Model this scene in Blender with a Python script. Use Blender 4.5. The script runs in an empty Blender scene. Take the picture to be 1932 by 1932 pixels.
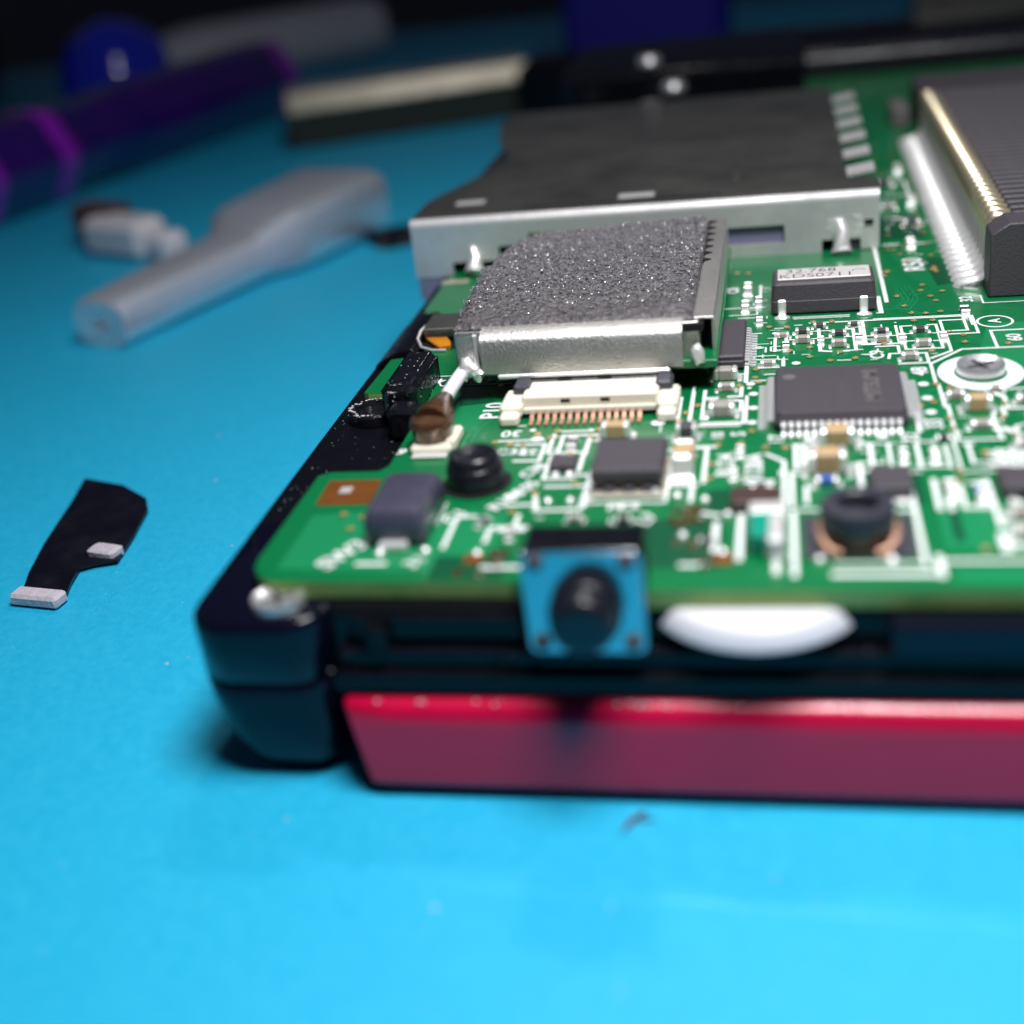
import bpy, math, random
from mathutils import Matrix, Vector, noise
random.seed(7)
S = 0.1            # all lengths below are millimetres; 1 Blender unit = 1 cm
H = 11.2           # height of the circuit board's top face above the mat
scene = bpy.context.scene
col = scene.collection

# ---------------------------------------------------------------- camera
cd = bpy.data.cameras.new('camera'); cam = bpy.data.objects.new('camera', cd); col.objects.link(cam)
cd.sensor_width = 36.0; cd.lens = 36.0 * 2400 / 1932
cd.clip_start = 0.05; cd.clip_end = 1000
_r = Vector((0.9765010, 0.1826497, -0.1143893)); _u = Vector((0.0175035, 0.4618081, 0.8868071)); _f = Vector((-0.2148009, 0.8679703, -0.4477591))
m = Matrix.Identity(4)
for i in range(3):
    m[i][0] = _r[i]; m[i][1] = _u[i]; m[i][2] = -_f[i]
m.translation = Vector((0, 0, 32.0 + H)) * S
cam.matrix_world = m
cd.dof.use_dof = True; cd.dof.focus_distance = 90.5 * S; cd.dof.aperture_fstop = 0.19; cd.dof.aperture_blades = 0
scene.camera = cam

# ---------------------------------------------------------------- world, lamp, exposure
w = bpy.data.worlds.new('World'); scene.world = w; w.use_nodes = True
w.node_tree.nodes['Background'].inputs[0].default_value = (0.55, 0.65, 1.0, 1)
w.node_tree.nodes['Background'].inputs[1].default_value = 0.03

def lamp(name, loc, target, size, watts, colour, spread=180):
    ld = bpy.data.lights.new(name, 'AREA'); ld.shape = 'DISK'; ld.size = size * S; ld.energy = watts; ld.color = colour
    ld.spread = math.radians(spread)
    o = bpy.data.objects.new(name, ld); col.objects.link(o); o.location = Vector(loc) * S
    o.rotation_euler = (Vector(target) - Vector(loc)).to_track_quat('-Z', 'Y').to_euler()
    return o
lamp('work_lamp', (16, 41, 134), (10, 50, 0), 54, 2100, (0.97, 0.98, 1.0), 150)
lamp('desk_lamp', (-14, 168, 165), (0, 70, 0), 15, 600, (1.0, 0.97, 0.94))
scene.view_settings.view_transform = 'Standard'; scene.view_settings.look = 'None'
scene.view_settings.exposure = 0.0; scene.view_settings.gamma = 1.0
scene.cycles.use_denoising = True
scene.cycles.max_bounces = 10; scene.cycles.transmission_bounces = 8; scene.cycles.sample_clamp_indirect = 6.0

# ---------------------------------------------------------------- materials
def mat(name, c, rough=0.5, metal=0.0, var=0.0, vscale=3.0, bump=0.0, bscale=20.0, coat=0.0, trans=0.0, sss=0.0,
        spec=0.5, c2=None, rvar=0.0, stretch=None, ior=1.45):
    """principled material; var mixes towards c2 by object-space noise, bump is fine relief"""
    m = bpy.data.materials.new(name); m.use_nodes = True
    nt = m.node_tree; N = nt.nodes; Lk = nt.links; p = N['Principled BSDF']
    p.inputs['Base Color'].default_value = (*c, 1); p.inputs['Roughness'].default_value = rough; p.inputs['Metallic'].default_value = metal
    p.inputs['Coat Weight'].default_value = coat; p.inputs['Coat Roughness'].default_value = 0.12
    p.inputs['Transmission Weight'].default_value = trans; p.inputs['Specular IOR Level'].default_value = spec; p.inputs['IOR'].default_value = ior
    if sss:
        p.inputs['Subsurface Weight'].default_value = sss; p.inputs['Subsurface Radius'].default_value = (0.12, 0.12, 0.14); p.inputs['Subsurface Scale'].default_value = 1.0
    tc = N.new('ShaderNodeTexCoord'); mp = N.new('ShaderNodeMapping'); Lk.new(tc.outputs['Object'], mp.inputs['Vector'])
    if stretch: mp.inputs['Scale'].default_value = stretch
    if var or rvar:
        nz = N.new('ShaderNodeTexNoise'); nz.inputs['Scale'].default_value = vscale; nz.inputs['Detail'].default_value = 6; nz.inputs['Roughness'].default_value = 0.65
        Lk.new(mp.outputs['Vector'], nz.inputs['Vector'])
        rp = N.new('ShaderNodeMapRange'); rp.inputs['From Min'].default_value = 0.35; rp.inputs['From Max'].default_value = 0.68
        Lk.new(nz.outputs['Fac'], rp.inputs['Value'])
        if var:
            mx = N.new('ShaderNodeMix'); mx.data_type = 'RGBA'
            d = c2 or tuple(x * 0.5 for x in c)
            mx.inputs['A'].default_value = (*c, 1); mx.inputs['B'].default_value = (*d, 1)
            ml = N.new('ShaderNodeMath'); ml.operation = 'MULTIPLY'; ml.inputs[1].default_value = var
            Lk.new(rp.outputs['Result'], ml.inputs[0]); Lk.new(ml.outputs[0], mx.inputs['Factor']); Lk.new(mx.outputs['Result'], p.inputs['Base Color'])
        if rvar:
            ma = N.new('ShaderNodeMath'); ma.operation = 'MULTIPLY_ADD'; ma.inputs[1].default_value = rvar; ma.inputs[2].default_value = rough
            Lk.new(rp.outputs['Result'], ma.inputs[0]); Lk.new(ma.outputs[0], p.inputs['Roughness'])
    if bump:
        nb = N.new('ShaderNodeTexNoise'); nb.inputs['Scale'].default_value = bscale; nb.inputs['Detail'].default_value = 4
        Lk.new(mp.outputs['Vector'], nb.inputs['Vector'])
        bp = N.new('ShaderNodeBump'); bp.inputs['Strength'].default_value = bump; bp.inputs['Distance'].default_value = 0.01
        Lk.new(nb.outputs['Fac'], bp.inputs['Height']); Lk.new(bp.outputs['Normal'], p.inputs['Normal'])
    return m

M = {}
M['mat'] = mat('blue_mat', (0.012, 0.385, 0.635), 0.38, var=0.7, vscale=16, c2=(0.026, 0.44, 0.68), bump=0.6, bscale=70, rvar=0.12, spec=0.4)
M['crease'] = mat('mat_crease', (0.026, 0.42, 0.69), 0.36)
M['table'] = mat('dark_table', (0.004, 0.004, 0.006), 0.6)
M['pcb'] = mat('solder_mask', (0.001, 0.145, 0.042), 0.30, var=0.5, vscale=1.6, c2=(0.004, 0.170, 0.056), bump=0.05, bscale=60, coat=0.35)
M['pcb_dark'] = mat('solder_mask_bare', (0.002, 0.075, 0.030), 0.32, coat=0.3)
M['trace'] = mat('solder_mask_copper', (0.010, 0.215, 0.080), 0.28, coat=0.4)
M['pcb_edge'] = mat('board_edge', (0.30, 0.40, 0.12), 0.6, var=0.7, vscale=6, c2=(0.12, 0.30, 0.07))
M['silk'] = mat('silkscreen_ink', (0.80, 0.82, 0.81), 0.55, var=0.25, vscale=30, c2=(0.62, 0.70, 0.66))
M['gold'] = mat('gold_pad', (0.90, 0.60, 0.26), 0.34, 0.75)
M['contact'] = mat('gilt_contact', (0.92, 0.80, 0.56), 0.32, 0.85)
M['copper_pad'] = mat('copper_pad', (0.30, 0.105, 0.022), 0.45, 0.6, var=0.5, vscale=8)
M['solder'] = mat('solder', (0.88, 0.87, 0.86), 0.34, 0.55, bump=0.25, bscale=40)
M['tin'] = mat('tinned_steel', (0.78, 0.76, 0.75), 0.42, 0.62, var=0.7, vscale=1.2, c2=(0.40, 0.40, 0.42), bump=0.20, bscale=14, rvar=0.22)
M['tin_top'] = mat('worn_steel', (0.46, 0.45, 0.40), 0.30, 1.0, var=0.8, vscale=0.9, c2=(0.22, 0.22, 0.21), bump=0.4, bscale=1.4, rvar=0.14, stretch=(1, 1.2, 1))
M['can'] = mat('shield_can_steel', (0.72, 0.70, 0.68), 0.42, 1.0, var=0.5, vscale=5, c2=(0.55, 0.53, 0.52), bump=0.5, bscale=70)
M['foam'] = mat('grey_foam', (0.135, 0.124, 0.132), 0.36, var=0.8, vscale=14, c2=(0.03, 0.027, 0.032), bump=0.5, bscale=60, spec=0.6)
M['foam_glint'] = mat('foam_cell_glint', (0.24, 0.225, 0.245), 0.22, spec=1.0, coat=1.0)
M['black'] = mat('black_gloss_shell', (0.0035, 0.0038, 0.0065), 0.20, bump=0.06, bscale=40, rvar=0.15, vscale=6, spec=0.22)
M['black_wall'] = mat('black_shell_side', (0.0030, 0.0035, 0.011), 0.16, bump=0.03, bscale=40, spec=0.34)
M['rubber'] = mat('black_plastic_post', (0.009, 0.009, 0.014), 0.22, bump=0.25, bscale=18, rvar=0.2)
M['scuffed'] = mat('scuffed_black_plastic', (0.004, 0.004, 0.007), 0.20, var=0.4, vscale=14, c2=(0.015, 0.015, 0.02), bump=0.8, bscale=16)
M['red'] = mat('red_lid', (0.54, 0.003, 0.045), 0.26, spec=0.5, coat=0.3, var=0.3, vscale=4, c2=(0.47, 0.003, 0.04), bump=0.05, bscale=30)
M['chip'] = mat('chip_resin', (0.058, 0.050, 0.060), 0.52, bump=0.55, bscale=55, var=0.35, vscale=40, c2=(0.08, 0.07, 0.082))
M['chip_mark'] = mat('chip_print', (0.135, 0.125, 0.125), 0.6)
M['chip_mark2'] = mat('chip_print_worn', (0.072, 0.064, 0.072), 0.6)
M['pin'] = mat('tinned_pin', (0.88, 0.86, 0.88), 0.38, 0.55, bump=0.3, bscale=50)
M['ceramic'] = mat('tan_ceramic', (0.50, 0.335, 0.17), 0.45, var=0.4, vscale=12, c2=(0.42, 0.28, 0.15))
M['ceramic_grey'] = mat('grey_ceramic', (0.36, 0.32, 0.29), 0.45, var=0.3, vscale=12)
M['resin_brown'] = mat('brown_resin', (0.060, 0.032, 0.030), 0.4, bump=0.2)
M['cream'] = mat('cream_plastic', (0.80, 0.745, 0.62), 0.42, sss=0.15, bump=0.05)
M['dark_plastic'] = mat('dark_grey_plastic', (0.045, 0.045, 0.060), 0.4, bump=0.3, bscale=30)
M['lilac_plastic'] = mat('lilac_grey_plastic', (0.17, 0.17, 0.27), 0.5)
M['white'] = mat('white_plastic', (0.66, 0.64, 0.68), 0.38, sss=0.2)
M['cable'] = mat('white_cable', (0.76, 0.75, 0.80), 0.38, sss=0.15)
M['brown_boot'] = mat('burnt_flux_metal', (0.17, 0.085, 0.045), 0.22, 0.45, var=0.8, vscale=9, c2=(0.045, 0.02, 0.012), bump=0.7, bscale=12, coat=0.4)
M['steel'] = mat('screw_steel', (0.80, 0.79, 0.82), 0.30, 0.8, bump=0.25, bscale=22, stretch=(6, 1, 1))
M['plate'] = mat('switch_plate_steel', (0.44, 0.47, 0.50), 0.20, 1.0, bump=0.05)
M['teal'] = mat('teal_coating', (0.004, 0.28, 0.19), 0.25, coat=0.6)
M['blue_part'] = mat('blue_coating', (0.03, 0.10, 0.42), 0.4)
M['copper'] = mat('copper_wire', (0.58, 0.33, 0.23), 0.42, 0.6)
M['flex'] = mat('amber_flex_cable', (0.62, 0.22, 0.012), 0.30, coat=0.4)
M['tantalum'] = mat('grey_capacitor_resin', (0.050, 0.048, 0.078), 0.24, bump=0.5, bscale=12, var=0.5, vscale=6, c2=(0.085, 0.08, 0.115), coat=0.4)
M['ferrite'] = mat('black_ferrite', (0.032, 0.033, 0.047), 0.42, bump=0.1)
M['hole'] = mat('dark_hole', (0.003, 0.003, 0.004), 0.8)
M['label_metal'] = mat('crystal_lid_metal', (0.62, 0.58, 0.57), 0.5, 0.15, bump=0.1, bscale=60)
M['ink'] = mat('dark_ink', (0.06, 0.055, 0.06), 0.6)
M['tape'] = mat('black_tape', (0.0028, 0.003, 0.008), 0.26, rvar=0.3, vscale=2.5, bump=1.0, bscale=2.2, spec=0.45)
M['foam_white'] = mat('white_foam_strip', (0.55, 0.50, 0.55), 0.7, var=0.6, vscale=14, c2=(0.36, 0.33, 0.38), bump=1.0, bscale=22)
M['sleeve'] = mat('frosted_sleeve', (0.80, 0.83, 0.92), 0.36, trans=0.72, bump=0.03, ior=1.3)
M['indigo'] = mat('indigo_handle', (0.010, 0.003, 0.130), 0.14, coat=1.0, bump=1.0, bscale=0.9, var=0.8, vscale=0.5, c2=(0.05, 0.003, 0.16))
M['blue_glass'] = mat('blue_clear_plastic', (0.02, 0.04, 0.85), 0.08, coat=1.0, trans=0.35)
M['violet'] = mat('violet_glint', (0.30, 0.010, 0.50), 0.16, coat=1.0, bump=1.0, bscale=1.0)
M['brass'] = mat('brass_strip', (0.90, 0.84, 0.68), 0.34, 0.7, var=0.6, vscale=2)
M['olive'] = mat('dark_olive_side', (0.020, 0.026, 0.018), 0.5)
M['navy_box'] = mat('navy_card', (0.010, 0.005, 0.26), 0.5)
M['speck'] = mat('dust_glint_speck', (0.50, 0.50, 0.53), 0.5)
M['lint'] = mat('dark_red_lint', (0.10, 0.03, 0.07), 0.7)
M['flux'] = mat('burnt_flux', (0.10, 0.08, 0.03), 0.25, var=0.9, vscale=9, c2=(0.02, 0.015, 0.01), bump=0.6)
# ---------------------------------------------------------------- mesh helpers (millimetres in, one mesh object out)
class G:
    def __init__(s): s.v = []; s.f = []; s.mi = []; s.cur = 0; s.x = Matrix.Identity(4)
    def add(s, vs, fs):
        o = len(s.v); s.v += [s.x @ Vector(p) for p in vs]
        s.f += [tuple(o + i for i in q) for q in fs]; s.mi += [s.cur] * len(fs); return s
    def box(s, x0, x1, y0, y1, z0, z1, c=0.0):
        if c <= 0:
            vs = [(x, y, z) for z in (z0, z1) for y in (y0, y1) for x in (x0, x1)]
            return s.add(vs, [(0, 2, 3, 1), (4, 5, 7, 6), (0, 1, 5, 4), (2, 6, 7, 3), (0, 4, 6, 2), (1, 3, 7, 5)])
        vs = []; ix = {}
        for i, (x, sx) in enumerate(((x0, 1), (x1, -1))):
            for j, (y, sy) in enumerate(((y0, 1), (y1, -1))):
                for k, (z, sz) in enumerate(((z0, 1), (z1, -1))):
                    for a in range(3):
                        ix[i, j, k, a] = len(vs)
                        vs.append((x + (0 if a == 0 else sx * c), y + (0 if a == 1 else sy * c), z + (0 if a == 2 else sz * c)))
        fs = []
        for i in (0, 1):
            q = [ix[i, 0, 0, 0], ix[i, 1, 0, 0], ix[i, 1, 1, 0], ix[i, 0, 1, 0]]; fs.append(q if i else q[::-1])
            q = [ix[0, i, 0, 1], ix[0, i, 1, 1], ix[1, i, 1, 1], ix[1, i, 0, 1]]; fs.append(q if i else q[::-1])
            q = [ix[0, 0, i, 2], ix[1, 0, i, 2], ix[1, 1, i, 2], ix[0, 1, i, 2]]; fs.append(q if i else q[::-1])
        for a in (0, 1):
            for b in (0, 1):
                fs.append([ix[a, b, 0, 0], ix[a, b, 1, 0], ix[a, b, 1, 1], ix[a, b, 0, 1]])
                fs.append([ix[a, 0, b, 0], ix[a, 1, b, 0], ix[a, 1, b, 2], ix[a, 0, b, 2]])
                fs.append([ix[0, a, b, 1], ix[1, a, b, 1], ix[1, a, b, 2], ix[0, a, b, 2]])
                for k in (0, 1): fs.append([ix[a, b, k, 0], ix[a, b, k, 1], ix[a, b, k, 2]])
        return s.add(vs, fs)
    def rings(s, rings, cap0=True, cap1=True, close=True):
        """skin between equal-length rings of points"""
        n = len(rings[0]); vs = [p for r in rings for p in r]; fs = []
        for k in range(len(rings) - 1):
            for i in range(n if close else n - 1):
                j = (i + 1) % n; fs.append((k * n + i, k * n + j, (k + 1) * n + j, (k + 1) * n + i))
        if cap0: fs.append(tuple(range(n))[::-1])
        if cap1: fs.append(tuple((len(rings) - 1) * n + i for i in range(n)))
        return s.add(vs, fs)
    def prism(s, pts, z0, z1): return s.rings([[(x, y, z0) for x, y in pts], [(x, y, z1) for x, y in pts]])
    def lathe(s, prof, c=(0, 0, 0), n=24, cap0=True, cap1=True):
        return s.rings([[(c[0] + r * math.cos(2 * math.pi * i / n), c[1] + r * math.sin(2 * math.pi * i / n), c[2] + z) for i in range(n)] for r, z in prof], cap0, cap1)
    def tube(s, path, rad, n=12):
        path = [Vector(p) for p in path]; rads = rad if isinstance(rad, (list, tuple)) else [rad] * len(path); rs = []; up = Vector((0.123, 0.31, 0.94))
        for i, p in enumerate(path):
            t = (path[min(i + 1, len(path) - 1)] - path[max(i - 1, 0)]).normalized()
            a = t.cross(up).normalized(); b = t.cross(a).normalized()
            rs.append([p + rads[i] * (a * math.cos(2 * math.pi * k / n) + b * math.sin(2 * math.pi * k / n)) for k in range(n)])
        return s.rings(rs)
    def ribbon(s, pts, wd, z):
        P = [Vector((x, y, 0)) for x, y in pts]; Lf = []; Rt = []
        if (P[1] - P[0]).length < 1e-6: return s
        d0 = (P[1] - P[0]).normalized(); P[0] = P[0] - d0 * wd * 0.5
        d1 = (P[-1] - P[-2]).normalized(); P[-1] = P[-1] + d1 * wd * 0.5
        for i, p in enumerate(P):
            da = (P[i] - P[i - 1]).normalized() if i else None; db = (P[i + 1] - P[i]).normalized() if i < len(P) - 1 else None
            da = da or db; db = db or da
            na = Vector((-da.y, da.x, 0)); nb = Vector((-db.y, db.x, 0)); mn = na + nb
            if mn.length < 0.2: mn = na
            mn.normalize(); k = wd * 0.5 / max(0.4, mn.dot(na))
            Lf.append(p + mn * k); Rt.append(p - mn * k)
        vs = [(q.x, q.y, z) for q in Lf + Rt]; n = len(P)
        return s.add(vs, [(i, n + i, n + i + 1, i + 1) for i in range(n - 1)])
    def blob(s, c, r, seed=0, amp=0.25, n=14, sq=(1, 1, 1), half=False):
        vs = []; k = n // 2
        for j in range(k + 1):
            th = math.pi * j / k * (0.5 if half else 1.0)
            for i in range(n):
                ph = 2 * math.pi * i / n; d = Vector((math.sin(th) * math.cos(ph), math.sin(th) * math.sin(ph), math.cos(th)))
                q = 1 + amp * noise.noise(d * 1.7 + Vector((seed * 7.3, seed, 0)))
                vs.append((c[0] + d.x * r * q * sq[0], c[1] + d.y * r * q * sq[1], c[2] + d.z * r * q * sq[2]))
        fs = [(j * n + i, (j + 1) * n + i, (j + 1) * n + (i + 1) % n, j * n + (i + 1) % n) for j in range(k) for i in range(n)]
        return s.add(vs, fs)

LOC = {}
def _link(o, parent, loc):
    col.objects.link(o); wl = Vector(loc)
    if parent is not None:
        o.parent = parent; o.location = (wl - LOC[parent.name]) * S
    else: o.location = wl * S
    LOC[o.name] = wl
    return o
def mesh(g, name, mats, smooth=30):
    me = bpy.data.meshes.new(name); me.from_pydata([tuple(p * S) for p in g.v], [], g.f)
    for k in (mats if isinstance(mats, (list, tuple)) else [mats]): me.materials.append(M[k])
    me.polygons.foreach_set('material_index', g.mi); me.update()
    if smooth:
        me.polygons.foreach_set('use_smooth', [True] * len(me.polygons))
        try: me.set_sharp_from_angle(angle=math.radians(smooth))
        except Exception: pass
    return me
def obj(name, g, mats, parent=None, loc=None, smooth=30, bevel=0.0, seg=2, label=None, kind=None):
    if loc is None:                       # world coordinates given: put the origin at the middle of the base
        lo = [min(p[i] for p in g.v) for i in range(3)]; hi = [max(p[i] for p in g.v) for i in range(3)]
        loc = Vector(((lo[0] + hi[0]) / 2, (lo[1] + hi[1]) / 2, lo[2])); g.v = [p - loc for p in g.v]
    me = g if isinstance(g, bpy.types.Mesh) else mesh(g, name, mats, smooth)
    o = _link(bpy.data.objects.new(name, me), parent, loc)
    if bevel:
        b = o.modifiers.new('bevel', 'BEVEL'); b.width = bevel * S; b.segments = seg; b.limit_method = 'ANGLE'; b.angle_limit = math.radians(40)
    if label: o['label'] = label
    if kind: o['kind'] = kind
    return o
def thing(name, label, cat, loc, group=None):
    o = _link(bpy.data.objects.new(name, None), None, loc); o.empty_display_size = 0.3
    return tag(o, label, cat, group)
def tag(o, label, cat, group=None):
    o['label'] = label; o['category'] = cat
    if group: o['group'] = group
    return o
def part(name, parent, loc): return _link(bpy.data.objects.new(name, None), parent, loc)
def text_into(g, s, x, y, z, size, rot=0, k=1.0, bold=0.03, plane=None):
    cu = bpy.data.curves.new('t', 'FONT'); cu.body = s; cu.size = 1.35; cu.align_x = 'CENTER'; cu.align_y = 'CENTER'; cu.offset = bold; cu.resolution_u = 3
    o = bpy.data.objects.new('t', cu); col.objects.link(o); bpy.context.view_layer.update()
    me = o.to_mesh(); c, sn = math.cos(math.radians(rot)), math.sin(math.radians(rot)); vs = []
    for v in me.vertices:
        a, b = v.co.x * size * k, v.co.y * size
        vs.append((x + a * c - b * sn, y + a * sn + b * c, z))
    fs = [tuple(p.vertices) for p in me.polygons]
    o.to_mesh_clear(); bpy.data.objects.remove(o); bpy.data.curves.remove(cu)
    return g.add(vs, fs)
def rrect(x0, x1, y0, y1, r, n=5):
    p = []
    for cx, cy, a in ((x1 - r, y1 - r, 0), (x0 + r, y1 - r, 90), (x0 + r, y0 + r, 180), (x1 - r, y0 + r, 270)):
        for i in range(n + 1):
            t = math.radians(a + 90 * i / n); p.append((cx + r * math.cos(t), cy + r * math.sin(t)))
    return p

def B():                                  # a mesh whose heights count from the board's top face
    g = G(); g.x = Matrix.Translation((0, 0, H)); return g

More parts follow.
